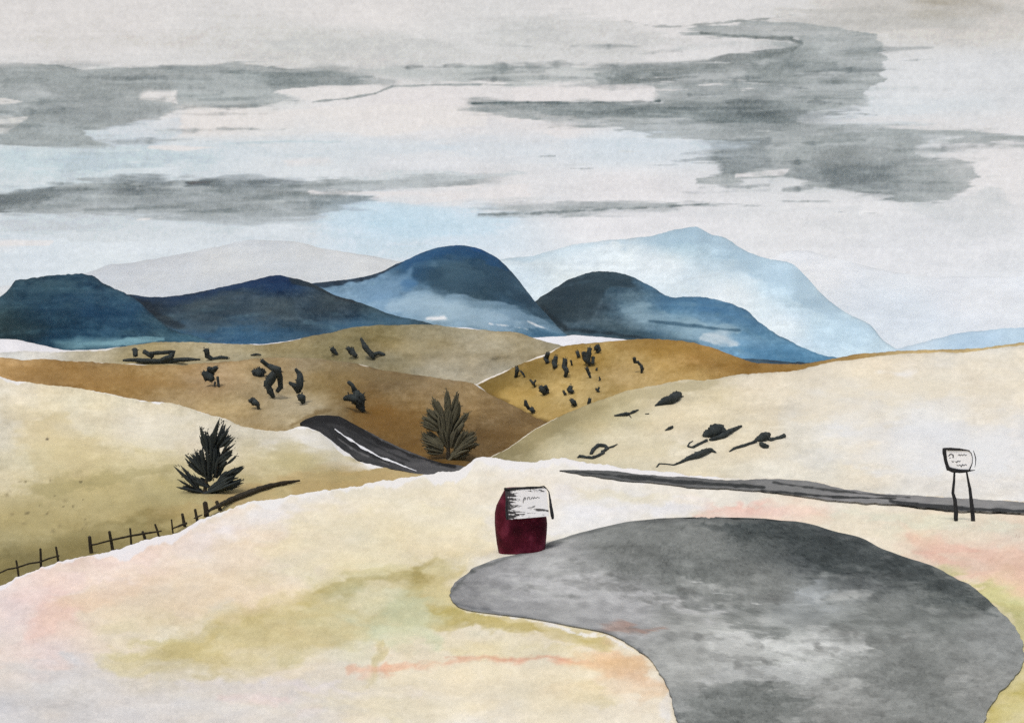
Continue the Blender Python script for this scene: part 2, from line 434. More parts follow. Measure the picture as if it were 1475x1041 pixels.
land('mountain', c_([(-260, 470), (-60, 450), (-20, 438), (0, 428), (13, 416), (22, 404), (51, 400), (80, 396), (102, 394), (132, 396), (152, 410), (183, 424), (203, 437), (230, 462), (254, 477), (288, 486),
                     (360, 500), (1735, 560)], 600),
     c_([(-260, 575), (1735, 575)], 530),
     [(50, 440, (38, 64, 84)), (130, 430, (28, 56, 82)), (100, 470, (24, 54, 78)), (10, 470, (28, 48, 58)), (200, 475, (34, 66, 94)), (170, 440, (38, 68, 94)), (250, 485, (46, 82, 110))],
     extra=m1x, dx=1.8, rows=100, cell=3, back=(110, 40), rim=(0.3, 2.5), seed=8.3, jit=1.6,
     tone=(.10, (1.10, 1.13, 1.05)), relief=0.004, label='flat-topped navy blue hill at the far left', cat='mountain', mott=12, grain=0.10)


# ---- pale flat between the mountains and the brown hills -----------------------------
def plx(rgb, px, py, dc):
    pass


land('plain', c_([(-260, 480), (0, 488), (30, 490), (60, 497), (100, 504), (150, 503), (200, 499), (237, 494), (300, 494), (373, 496), (407, 492), (441, 486), (500, 478), (640, 470), (700, 476), (760, 486),
                  (808, 484), (830, 483), (880, 486), (905, 489), (945, 490), (1000, 498), (1100, 528), (1160, 527), (1240, 518), (1475, 505), (1735, 500)], 530),
     c_([(-260, 580), (1735, 580)], 420), [(20, 500, (228, 226, 226)), (850, 490, (226, 226, 228)), (1300, 520, (222, 218, 205))], dx=3, rows=40, cell=2.5, back=(60, 40), seed=9.3, jit=0.8,
     label='pale open plain below the blue hills', cat='plain', mott=4)

# ---- olive grey hill E ------------------------------------------------------------------
E_ = land('hill', c_([(-260, 520), (20, 506), (37, 505), (68, 506), (119, 505), (169, 500), (203, 496), (237, 492), (278, 493), (322, 495), (373, 496), (407, 493), (441, 485), (470, 480), (519, 470), (552, 468),
                      (610, 467), (654, 471), (698, 476), (739, 478), (773, 488), (807, 497), (860, 515), (1735, 580)], 420),
          c_([(-260, 600), (1735, 600)], 330),
          [(50, 508, (222, 218, 208)), (130, 510, (190, 180, 152)), (200, 510, (160, 146, 106)), (300, 508, (178, 166, 132)), (430, 492, (160, 147, 108)), (540, 480, (128, 116, 76)), (620, 492, (156, 144, 110)),
           (700, 500, (168, 156, 126)), (640, 530, (176, 166, 140)), (780, 494, (162, 148, 114)), (560, 520, (146, 134, 100)), (690, 540, (180, 170, 145)), (480, 500, (140, 128, 88))],
          dx=2, rows=90, cell=1.8, back=(50, 15), rim=(0.12, 3), seed=10.3, jit=0.9, edge=[(37, 170, 1.6, (228, 224, 218)), (800, 812, 2, (232, 228, 222))],
          tone=(.08, (.95, .95, .94)), label='grey-olive hill in the middle below the tall blue hill', mott=12, grain=0.08)


# ---- ochre hill F -----------------------------------------------------------------------
def fx(rgb, px, py, dc):
    blotch(rgb, px, py, 'p', [(690, 552), (730, 535), (790, 512), (800, 518), (770, 540), (740, 552), (720, 575)], (118, 94, 36), 0.55, 6, 5, seed=1)
    blotch(rgb, px, py, 'p', [(715, 560), (740, 556), (790, 575), (785, 600), (750, 590), (725, 575)], (186, 156, 86), 0.6, 6, 5, seed=2)
    brush(rgb, px, py, [(700, 566, 2), (740, 586, 3), (790, 609, 2)], (92, 70, 28), .6, 3, 2, seed=3)
    blotch(rgb, px, py, 'p', [(1060, 522), (1100, 523), (1160, 526), (1240, 512), (1240, 516), (1150, 533), (1060, 540)], (138, 102, 40), 0.5, 3, 3, seed=4)
    blotch(rgb, px, py, 'p', [(880, 493), (960, 490), (1030, 503), (1080, 520), (1040, 522), (960, 505), (890, 505)], (150, 114, 48), 0.6, 6, 5, seed=5)


F_ = land('hill', c_([(-260, 620), (600, 600), (670, 562), (686, 553), (700, 546), (730, 533), (760, 520), (790, 508), (805, 500), (820, 497), (859, 493), (890, 491), (928, 488), (983, 491), (1029, 502), (1061, 514),
                      (1093, 523), (1148, 524), (1189, 518), (1235, 510), (1303, 505), (1395, 502), (1475, 493), (1735, 470)], 330),
          c_([(-260, 690), (1735, 690)], 215),
          [(700, 548, (118, 94, 38)), (740, 562, (172, 142, 76)), (760, 530, (146, 116, 52)), (850, 512, (162, 130, 62)), (820, 560, (186, 156, 90)), (950, 495, (154, 118, 50)), (900, 540, (188, 158, 98)),
           (1020, 515, (160, 120, 56)), (1000, 542, (178, 148, 88)), (1100, 530, (136, 100, 42)), (1200, 518, (166, 134, 74)), (1330, 508, (190, 166, 112)), (1475, 497, (196, 172, 116)), (880, 575, (170, 142, 80))],
          extra=fx, dx=2, rows=110, cell=1.3, back=(40, 14), rim=(0.15, 2.5), seed=11.3, jit=1.0, edge=[(684, 806, 1.6, (232, 224, 208))],
          tone=(.06, (1.0, 1.0, 1.02)), label='golden ochre hill right of centre dotted with small dark shrubs', mott=12, grain=0.08)


# ---- brown hill D -----------------------------------------------------------------------
def dxf(rgb, px, py, dc):
    blotch(rgb, px, py, 'p', [(0, 525), (60, 524), (120, 532), (230, 540), (280, 555), (220, 568), (120, 552), (0, 540)], (158, 116, 54), 0.5, 8, 6, seed=1, streak=.3)
    blotch(rgb, px, py, 'p', [(500, 575), (560, 580), (620, 600), (650, 640), (665, 670), (600, 655), (540, 625), (500, 605)], (116, 82, 30), 0.6, 16, 10, seed=2)
    blotch(rgb, px, py, 'e', (545, 598, 30, 18, 10), (134, 90, 26), .5, 12, 8, seed=3)
    blotch(rgb, px, py, 'p', [(400, 575), (440, 570), (475, 570), (465, 585), (430, 600), (400, 606)], (188, 168, 128), 0.5, 5, 5, seed=4)
    blotch(rgb, px, py, 'p', [(470, 520), (550, 535), (640, 552), (690, 560), (640, 560), (560, 552), (480, 540)], (128, 104, 60), 0.5, 5, 5, seed=5)
    blotch(rgb, px, py, 'p', [(680, 655), (740, 628), (790, 606), (780, 604), (720, 610), (680, 630)], (112, 82, 38), 0.5, 8, 6, seed=6)
    brush(rgb, px, py, [(420, 612, 2), (455, 596, 3), (480, 590, 2)], (108, 82, 38), .5, 3, 2, seed=8)
    blotch(rgb, px, py, 'e', (660, 640, 14, 10, 0), (150, 112, 44), .5, 6, 4, seed=9)


D_ = land('hill', c_([(-260, 512), (0, 515), (34, 518), (68, 517), (102, 520), (146, 522), (203, 525), (254, 525), (295, 523), (339, 520), (373, 516), (424, 515), (451, 516), (502, 521), (552, 533), (586, 538),
                      (637, 545), (671, 550), (685, 553), (705, 567), (739, 584), (773, 601), (790, 609), (830, 640), (900, 690), (1735, 760)], 225),
          c_([(-260, 730), (0, 730), (700, 730), (900, 760), (1735, 800)], 112),
          [(0, 525, (190, 148, 88)), (100, 540, (160, 120, 60)), (200, 550, (156, 118, 58)), (300, 545, (176, 142, 92)), (400, 540, (164, 138, 92)), (330, 590, (176, 150, 100)), (440, 590, (178, 160, 120)),
           (470, 560, (138, 116, 70)), (560, 560, (138, 110, 64)), (640, 560, (150, 125, 84)), (560, 600, (118, 84, 34)), (600, 630, (122, 88, 36)), (640, 660, (112, 80, 30)), (720, 590, (138, 108, 62)),
           (700, 640, (108, 82, 42)), (760, 605, (132, 102, 56)), (240, 570, (170, 138, 84))],
          extra=dxf, dx=2, rows=150, cell=0.9, back=(30, 8), rim=(0.16, 3), seed=12.3, jit=1.2, edge=[(110, 215, 1.2, (226, 216, 198)), (520, 545, 1.0, (226, 214, 192)), (676, 692, 3, (232, 226, 214))],
          tone=(.14, (.99, 1.0, 1.02)), label='brown hill with dark shrubs behind the left pale slope', mott=12, grain=0.09)


# ---- right pale hill G --------------------------------------------------------------------
def gx(rgb, px, py, dc):
    blotch(rgb, px, py, 'p', [(705, 665), (740, 640), (790, 608), (850, 582), (900, 572), (880, 590), (830, 608), (790, 632), (750, 655)], (140, 128, 90), 0.6, 8, 6, seed=1)
    blotch(rgb, px, py, 'p', [(880, 572), (960, 552), (1010, 548), (1060, 545), (1010, 562), (940, 572), (890, 585)], (172, 160, 122), 0.55, 8, 5, seed=2)
    blotch(rgb, px, py, 'e', (1180, 590, 60, 14, -12), (214, 200, 170), .5, 12, 8, seed=3)
    blotch(rgb, px, py, 'e', (1350, 640, 130, 40, 0), (222, 223, 222), .7, 25, 15, seed=4)
    blotch(rgb, px, py, 'e', (1340, 555, 120, 22, -4), (226, 214, 186), .5, 14, 8, seed=5)
    blotch(rgb, px, py, 'e', (1290, 537, 18, 5, 0), (234, 232, 228), .7, 4, 3, seed=6)
    blotch(rgb, px, py, 'e', (870, 650, 80, 14, -6), (206, 194, 160), .5, 10, 8, seed=7)
    brush(rgb, px, py, [(1440, 682, .5), (1444, 689, .6), (1450, 692, .4)], (208, 202, 192), .5, .8, .4)
    brush(rgb, px, py, [(1446, 668, .6), (1456, 672, .9), (1458, 678, .6)], (210, 204, 194), .5, .8, .4)


G_ = land('hill', [(-260, 790, 60), (600, 720, 75), (660, 690, 85), (700, 664, 92), (710, 656, 95), (740, 640, 102), (760, 625, 108), (790, 608, 115), (820, 593, 122), (854, 580, 128), (880, 572, 132), (907, 562, 137),
                   (940, 556, 140), (967, 550, 143), (990, 546, 146), (1011, 548, 148), (1027, 547, 150), (1050, 541, 152), (1093, 537, 155), (1139, 534, 160), (1189, 523, 168), (1258, 514, 175), (1326, 508, 180),
                   (1395, 507, 185), (1475, 496, 190), (1735, 480, 200)],
          [(-260, 830, 50), (600, 770, 62), (735, 740, 66), (1000, 730, 66), (1475, 760, 58), (1735, 780, 52)],
          [(720, 652, (136, 126, 90)), (800, 608, (160, 147, 106)), (870, 592, (188, 175, 134)), (1000, 560, (206, 194, 162)), (1100, 548, (222, 211, 187)), (1300, 522, (228, 218, 196)), (1475, 510, (228, 220, 200)),
           (900, 640, (216, 205, 174)), (1000, 640, (222, 212, 186)), (1200, 600, (226, 219, 202)), (1350, 640, (224, 222, 216)), (1475, 650, (223, 222, 218)), (1150, 680, (226, 219, 200)), (820, 650, (204, 193, 156)),
           (1400, 580, (226, 218, 200)), (1000, 600, (220, 208, 178))],
          extra=gx, dx=2, rows=150, cell=0.55, back=(20, 5), rim=(0.13, 3), seed=13.3, jit=1.3, gpow=1.25, edge=[(690, 800, 1.0, (226, 218, 200)), (925, 950, 1.5, (232, 226, 212))],
          label='broad pale cream hillside on the right with low dark scrub', mott=8, grain=0.06)


# ---- left pale hill C --------------------------------------------------------------------
def cx_(rgb, px, py, dc):
    blotch(rgb, px, py, 'p', [(0, 800), (60, 785), (120, 765), (200, 740), (250, 735), (240, 770), (180, 790), (80, 812), (0, 842)], (122, 110, 66), 0.6, 12, 9, seed=1)
    blotch(rgb, px, py, 'p', [(20, 700), (90, 690), (180, 676), (255, 668), (300, 680), (420, 690), (410, 715), (300, 735), (200, 742), (100, 765), (0, 790), (-60, 760)], (176, 163, 116), 0.55, 14, 12, seed=2)
    blotch(rgb, px, py, 'p', [(20, 702), (70, 692), (150, 680), (250, 670), (250, 676), (140, 700), (60, 718)], (158, 147, 100), 0.5, 6, 8, seed=3)
    blotch(rgb, px, py, 'e', (80, 640, 55, 40, 20), (202, 186, 142), .6, 18, 12, seed=4)
    blotch(rgb, px, py, 'e', (215, 620, 60, 26, 0), (228, 220, 200), .5, 14, 10, seed=5)
    blotch(rgb, px, py, 'e', (440, 660, 70, 20, 15), (176, 164, 118), .55, 12, 8, seed=6)
    blotch(rgb, px, py, 'p', [(430, 690), (480, 668), (540, 672), (600, 686), (560, 700), (470, 712), (400, 722)], (172, 148, 98), 0.6, 8, 6, seed=7)
    blotch(rgb, px, py, 'e', (350, 710, 70, 9, -16), (170, 140, 90), .45, 7, 5, seed=9)
    blotch(rgb, px, py, 'e', (68, 632, 2, 2, 0), (70, 60, 50), .9, 1, 0.3, seed=9)
    blotch(rgb, px, py, 'p', [(405, 612), (436, 612), (458, 620), (478, 634), (492, 647), (510, 662), (530, 672), (505, 672), (480, 658), (455, 646), (425, 636)], (232, 229, 223), .85, 6, 5, seed=21)
    for i in range(26):
        x = random.uniform(10, 130); y = random.uniform(690, 775)
        blotch(rgb, px, py, 'e', (x, y, random.uniform(1, 2.5), random.uniform(.8, 1.6), 0), (92, 82, 56), random.uniform(.3, .7), 1, 0.6, seed=i)


C_ = land('hill', [(-260, 480, 130), (0, 542, 112), (20, 548, 112), (51, 552, 112), (102, 558, 112), (152, 566, 112), (203, 576, 111), (230, 579, 110), (258, 583, 110), (288, 593, 108), (322, 602, 106), (352, 614, 104), (390, 621, 102),
                   (413, 620, 101), (434, 614, 100), (458, 621, 99), (475, 632, 97), (488, 643, 95), (505, 655, 92), (519, 664, 90), (536, 669, 88), (556, 674, 86), (590, 680, 84), (640, 690, 82), (720, 740, 78), (1735, 900, 60)],
          [(-260, 980, 22), (0, 890, 27), (130, 850, 32), (300, 800, 40), (430, 765, 52), (600, 740, 66), (720, 760, 70), (1735, 960, 54)],
          [(0, 550, (228, 220, 200)), (100, 600, (222, 212, 182)), (200, 610, (222, 212, 186)), (90, 660, (206, 193, 150)), (150, 705, (186, 172, 124)), (50, 760, (170, 156, 108)), (20, 820, (126, 114, 70)),
           (100, 790, (136, 124, 80)), (250, 705, (180, 167, 118)), (300, 640, (220, 209, 184)), (400, 630, (222, 213, 193)), (420, 665, (194, 181, 137)), (350, 722, (178, 158, 112)), (500, 685, (178, 157, 106)),
           (560, 685, (186, 166, 120)), (200, 660, (208, 197, 158)), (240, 750, (158, 145, 98)), (480, 660, (200, 188, 150)), (0, 690, (212, 202, 170)), (0, 620, (224, 214, 188))],
          extra=cx_, dx=1.6, x1=760, rows=190, cell=0.35, back=(5, 3), rim=(0.05, 3), seed=14.3, jit=1.4, gpow=1.35,
          edge=[(0, 60, 4, (234, 230, 222)), (60, 400, 1.0, (230, 224, 208)), (205, 245, 4, (234, 232, 228)), (425, 545, 4, (232, 229, 224))],
          label='pale grassy slope on the left with the fence and spiky tree', mott=9, grain=0.07)

# ------------------------------------------------------------------ foreground ground
FC = [(-700, 1100), (-260, 930), (0, 846), (27, 831), (64, 816), (88, 807), (129, 799), (163, 792), (190, 785), (217, 775), (251, 768), (292, 748), (325, 735), (366, 721), (407, 716), (441, 709), (500, 701),
      (560, 691), (600, 684), (627, 681), (660, 678), (676, 668), (689, 659), (706, 656), (730, 664), (752, 666), (773, 666), (790, 662), (806, 660), (830, 663), (871, 669), (904, 674), (949, 679), (1020, 687),
      (1064, 689), (1097, 688), (1129, 688), (1167, 692), (1209, 701), (1241, 706), (1280, 711), (1322, 713), (1370, 716), (1475, 723), (1735, 745), (2200, 790)]


def Dfg(px, py):
    px = np.asarray(px, float); py = np.asarray(py, float)
    b = -0.075 * np.exp(-((px - 815) / 38) ** 2 - ((py - 778) / 24) ** 2)
    return EYE * F / (py - HOR) * (1 + b)


def fgx(rgb, px, py, dc):
    def B(kind, geo, c, al, so, ji, **k):
        blotch(rgb, px, py, kind, geo, c, al * 1.0, so * 1.35, ji, **k)
    # left: rosy soil, orange tinge, pale chalk lip
    B('p', [(0, 846), (130, 802), (250, 772), (330, 745), (400, 735), (300, 790), (220, 815), (120, 850), (60, 890), (0, 930)], (231, 216, 208), .65, 16, 10, seed=1)
    B('e', (78, 893, 34, 44, 15), (230, 198, 184), .75, 16, 9, seed=2)
    B('e', (60, 850, 70, 24, -20), (233, 208, 198), .6, 14, 8, seed=19)
    B('p', [(78, 880), (110, 850), (170, 838), (235, 815), (240, 825), (180, 862), (130, 885)], (226, 200, 174), .6, 9, 7, seed=3)
    B('e', (370, 800, 110, 22, -14), (226, 205, 176), .5, 14, 8, seed=4)
    B('p', [(300, 890), (330, 858), (430, 835), (440, 862), (400, 880)], (226, 208, 184), .5, 10, 7, seed=5)
    B('e', (395, 740, 60, 14, -16), (230, 228, 228), .6, 10, 6, seed=6)
    B('e', (600, 730, 110, 20, -4), (232, 222, 200), .5, 14, 8, seed=16)
    B('p', [(420, 745), (560, 715), (700, 740), (720, 800), (640, 812), (520, 822), (440, 840), (380, 800)], (228, 216, 178), .6, 16, 10, seed=71)
    B('e', (300, 860, 90, 26, -16), (226, 204, 172), .5, 12, 8, seed=72)
    B('e', (180, 800, 90, 18, -22), (233, 208, 196), .55, 12, 8, seed=73)
    # olive turf
    B('p', [(250, 912), (330, 885), (440, 858), (455, 842), (520, 825), (600, 812), (645, 806), (630, 838), (655, 880), (640, 905), (560, 905), (500, 935), (440, 955), (320, 970), (180, 972), (140, 960), (160, 935), (230, 925)],
      (205, 193, 144), .8, 11, 9, seed=7)
    B('p', [(436, 870), (452, 846), (500, 830), (580, 822), (625, 812), (610, 835), (560, 845), (500, 852), (450, 880)], (178, 163, 104), .72, 7, 8, seed=8)
    B('p', [(240, 915), (300, 896), (370, 880), (400, 882), (330, 905), (290, 925), (330, 960), (280, 975), (230, 945)], (180, 163, 102), .55, 9, 8, seed=9)
    B('e', (470, 908, 120, 22, -8), (204, 188, 138), .6, 12, 8, seed=10)
    B('e', (600, 838, 22, 14, -30), (150, 132, 70), .65, 8, 7, seed=11)
    B('p', [(560, 880), (600, 850), (640, 822), (655, 825), (640, 850), (645, 875), (620, 890)], (184, 168, 108), .55, 8, 7, seed=51)
    B('p', [(300, 905), (400, 880), (520, 862), (600, 858), (560, 885), (430, 900), (340, 925)], (196, 180, 124), .5, 9, 9, seed=52)
    B('p', [(640, 930), (720, 925), (820, 935), (870, 950), (760, 945), (660, 945)], (222, 208, 160), .5, 8, 6, seed=53)
    B('e', (578, 882, 62, 34, -10), (200, 204, 170), .7, 16, 10, seed=12)
    B('p', [(520, 905), (560, 890), (630, 885), (625, 925), (560, 930)], (200, 206, 172), .6, 11, 8, seed=13)
    B('p', [(620, 880), (645, 868), (670, 884), (720, 890), (800, 900), (880, 918), (880, 930), (800, 918), (700, 905), (640, 900)], (176, 158, 84), .8, 6, 6, seed=14)
    B('p', [(610, 838), (648, 815), (700, 808), (655, 835), (640, 870), (615, 880)], (206, 190, 140), .6, 8, 7, seed=15)
    B('p', [(532, 960), (545, 925), (556, 925), (545, 955), (536, 985)], (190, 174, 116), .6, 4, 3, seed=33)
    B('e', (540, 865, 40, 18, -15), (228, 216, 182), .5, 9, 7, seed=34)
    B('p', [(230, 918), (290, 895), (325, 865), (325, 878), (280, 910)], (232, 228, 216), .6, 5, 5, seed=35)
    # grey chalk bottom left
    B('p', [(-300, 950), (0, 945), (60, 955), (110, 945), (170, 972), (250, 975), (330, 984), (480, 990), (500, 1060), (480, 1300), (-300, 1300)], (212, 208, 203), .88, 14, 10, seed=17)
    B('e', (60, 1010, 70, 20, 0), (196, 194, 190), .6, 14, 10, seed=18)
    B('e', (360, 1005, 40, 8, 3), (228, 206, 196), .6, 6, 5, seed=20)
    B('e', (420, 988, 120, 7, 2), (226, 218, 220), .6, 6, 5, seed=21)
    # coral streaks and warm cream bottom centre
    brush(rgb, px, py, [(500, 966, 5), (560, 960, 8), (600, 958, 4), (700, 950, 2.5), (800, 950, 3), (850, 953, 1.5)], (226, 178, 148), .65, 5, 3, seed=1)
    brush(rgb, px, py, [(640, 947, 1.5), (740, 947, 2), (825, 950, 1.5)], (212, 150, 120), .5, 2.2, 1.2, seed=2)
    B('e', (700, 1000, 130, 34, 0), (230, 218, 188), .7, 16, 10, seed=22)
    B('p', [(820, 955), (880, 925), (920, 940), (950, 970), (962, 1000), (930, 1000), (880, 975)], (226, 186, 146), .7, 10, 8, seed=23)
    B('e', (860, 1005, 26, 14, 40), (206, 190, 134), .55, 7, 6, seed=24)
    B('e', (560, 1020, 50, 20, 0), (216, 204, 164), .5, 10, 8, seed=25)
    B('e', (900, 955, 40, 8, 10), (220, 184, 140), .5, 6, 5, seed=36)
    B('e', (958, 1020, 8, 30, 0), (232, 230, 226), .7, 5, 4, seed=37)
    # right verge
    B('p', [(1000, 742), (1010, 730), (1060, 722), (1120, 732), (1190, 738), (1180, 752), (1080, 747)], (234, 188, 170), .75, 6, 6, seed=26)
    B('p', [(1180, 742), (1260, 738), (1340, 752), (1300, 772), (1240, 768)], (220, 204, 170), .6, 9, 7, seed=27)
    B('p', [(1310, 765), (1390, 770), (1500, 800), (1560, 870), (1470, 860), (1420, 840), (1370, 812), (1320, 790)], (229, 190, 166), .8, 11, 8, seed=28)
    B('p', [(1315, 768), (1370, 772), (1400, 790), (1360, 800), (1390, 822), (1340, 805)], (226, 176, 154), .55, 7, 6, seed=29)
    B('p', [(1360, 826), (1400, 838), (1430, 840), (1475, 870), (1560, 920), (1560, 1000), (1475, 930), (1450, 890), (1400, 850)], (190, 184, 122), .85, 7, 7, seed=30)
    B('p', [(1425, 860), (1440, 835), (1475, 850), (1500, 900)], (206, 204, 150), .6, 7, 6, seed=38)
    B('p', [(1415, 1050), (1425, 1015), (1475, 970), (1600, 940), (1600, 1300), (1410, 1300)], (188, 176, 102), .85, 8, 8, seed=31)
    B('e', (1465, 1035, 24, 12, -30), (224, 218, 190), .7, 7, 6, seed=39)
    B('e', (1350, 752, 90, 12, 4), (218, 220, 196), .6, 8, 6, seed=32)
    brush(rgb, px, py, [(700, 887, .8), (760, 894, 1.2), (830, 906, 1.3), (880, 917, 1.2), (910, 931, 1.0)], (236, 233, 226), .85, .9, 1.0, seed=9)
    # pale chalk around the far edge of the turnout
    B('p', [(800, 700), (860, 712), (930, 722), (1010, 728), (980, 742), (900, 750), (810, 772), (800, 740)], (233, 230, 227), .75, 9, 7, seed=40)
    B('e', (900, 716, 80, 8, 5), (226, 216, 186), .6, 6, 5, seed=41)
    B('e', (640, 760, 60, 40, -20), (230, 219, 190), .5, 16, 10, seed=42)
    brush(rgb, px, py, [(1458, 764, .8), (1461, 772, 1.0), (1462, 777, .6)], (186, 160, 140), .7, .8, .3)
    brush(rgb, px, py, [(1464, 767, .6), (1466, 776, .8)], (186, 160, 140), .6, .8, .3)


def build_ground():
    xs = np.concatenate([np.arange(-700, -20, 12.0), np.arange(-20, 1496, 2.0), np.arange(1500, 2200, 12.0)])
    cy = curve(FC, xs)
    cy = cy + 1.2 * fbm(xs / 22.0, xs * 0, 4, 50.0) + 0.8 * fbm(xs / 6.0, xs * 0, 2, 51.0)
    rows = 230
    t = np.concatenate([np.linspace(0, 1, rows)])[:, None]
    bottom = 1075.0
    py = bottom + (np.minimum(cy, bottom - 5)[None] - bottom) * t
    low = np.array([3200, 2200, 1700, 1450, 1300, 1200, 1130])[:, None] + 0 * cy[None]
    py = np.concatenate([low, py], 0)
    px = np.broadcast_to(xs[None], py.shape)
    D = Dfg(px, py)
    X = (px - CX) / F * D; Z = EYE - (py - HOR) / F * D
    rgb = field(px, py, [(0, 850, (231, 214, 204)), (150, 830, (229, 212, 192)), (300, 800, (229, 214, 194)), (450, 740, (231, 223, 206)), (620, 720, (230, 222, 200)), (700, 690, (231, 225, 210)), (600, 790, (228, 216, 184)),
                         (450, 800, (228, 214, 188)), (350, 850, (227, 209, 178)), (500, 830, (224, 210, 170)), (200, 900, (222, 208, 178)), (40, 960, (224, 212, 204)), (700, 760, (230, 223, 205)), (850, 720, (232, 228, 218)),
                         (1000, 720, (230, 222, 205)), (1200, 735, (228, 218, 196)), (1400, 760, (226, 212, 186)), (1475, 800, (228, 204, 178)), (700, 930, (228, 216, 186)), (800, 1000, (230, 216, 182)), (400, 960, (226, 214, 190)),
                         (700, 1030, (231, 224, 208)), (100, 1030, (214, 210, 205)), (1475, 900, (212, 200, 150)), (900, 1030, (232, 222, 200)), (740, 670, (233, 228, 218))], ay=1.5)
    rgb = rgb + (np.array([233, 228, 216.]) - rgb) * .14
    dc = py - cy[None]
    wx = px + 11 * fbm(px / 50.0, py / 26.0, 4, 61.0); wy = py + 5 * fbm(px / 46.0, py / 22.0, 4, 62.0)
    fgx(rgb, wx, wy, dc)
    rgb = wash(rgb, px, py, 7.0, 52.0)
    for (xa, xb, w, c) in [(0, 260, 6, (234, 230, 230)), (160, 300, 10, (233, 229, 228)), (300, 600, 7, (234, 231, 226)), (600, 1000, 12, (234, 231, 227)), (820, 1030, 8, (234, 231, 228))]:
        ww = w * np.clip(1 + 0.8 * fbm(px / 30.0, py * 0, 4, w + 60.0), 0.1, 3) * sstep(xa - 25, xa + 25, px) * (1 - sstep(xb - 25, xb + 25, px))
        k = (1 - sstep(-2.0, 2.0, dc - ww)) * (ww > 0.4) * 0.9
        rgb = rgb * (1 - k[..., None]) + np.array(c, float) * k[..., None]
    v = np.stack([X, D, Z], -1)
    k = np.linspace(0, 1, 9)[1:, None]
    Dc = D[-1]
    Db = Dc[None] * (1 + 0.30 * k)
    Zb = Z[-1][None] - (0.13 * Dc)[None] * k ** 1.6
    vb = np.stack([(xs - CX)[None] / F * Db, Db, Zb], -1)
    rgb = np.concatenate([rgb, np.repeat(rgb[-1:], 8, 0)], 0)
    v = np.concatenate([v, vb], 0)
    me = npmesh('ground', v, gridquads(v.shape[0], len(xs)), rgb, GAIN)
    o = link('ground', me, pigment_mat('ground_pigment', 0.035, 0.055, 0.35))
    tag(o, 'pale cream foreground with rosy and olive patches', 'ground', kind='structure')
    return o


ground = build_ground()

# valley floor far below and round the hills, out to the horizon
bm = bmesh.new()
bmesh.ops.create_circle(bm, cap_ends=True, radius=45000, segments=96)
me = bpy.data.meshes.new('valley_floor'); bm.to_mesh(me); bm.free()
vf = link('valley_floor', me, plain_mat('valley_soil', (190, 178, 140), 0.95, 0.1, 0.02), loc=(0, 0, -14))
tag(vf, 'flat valley floor stretching out below the hills to the horizon', 'ground', kind='structure')


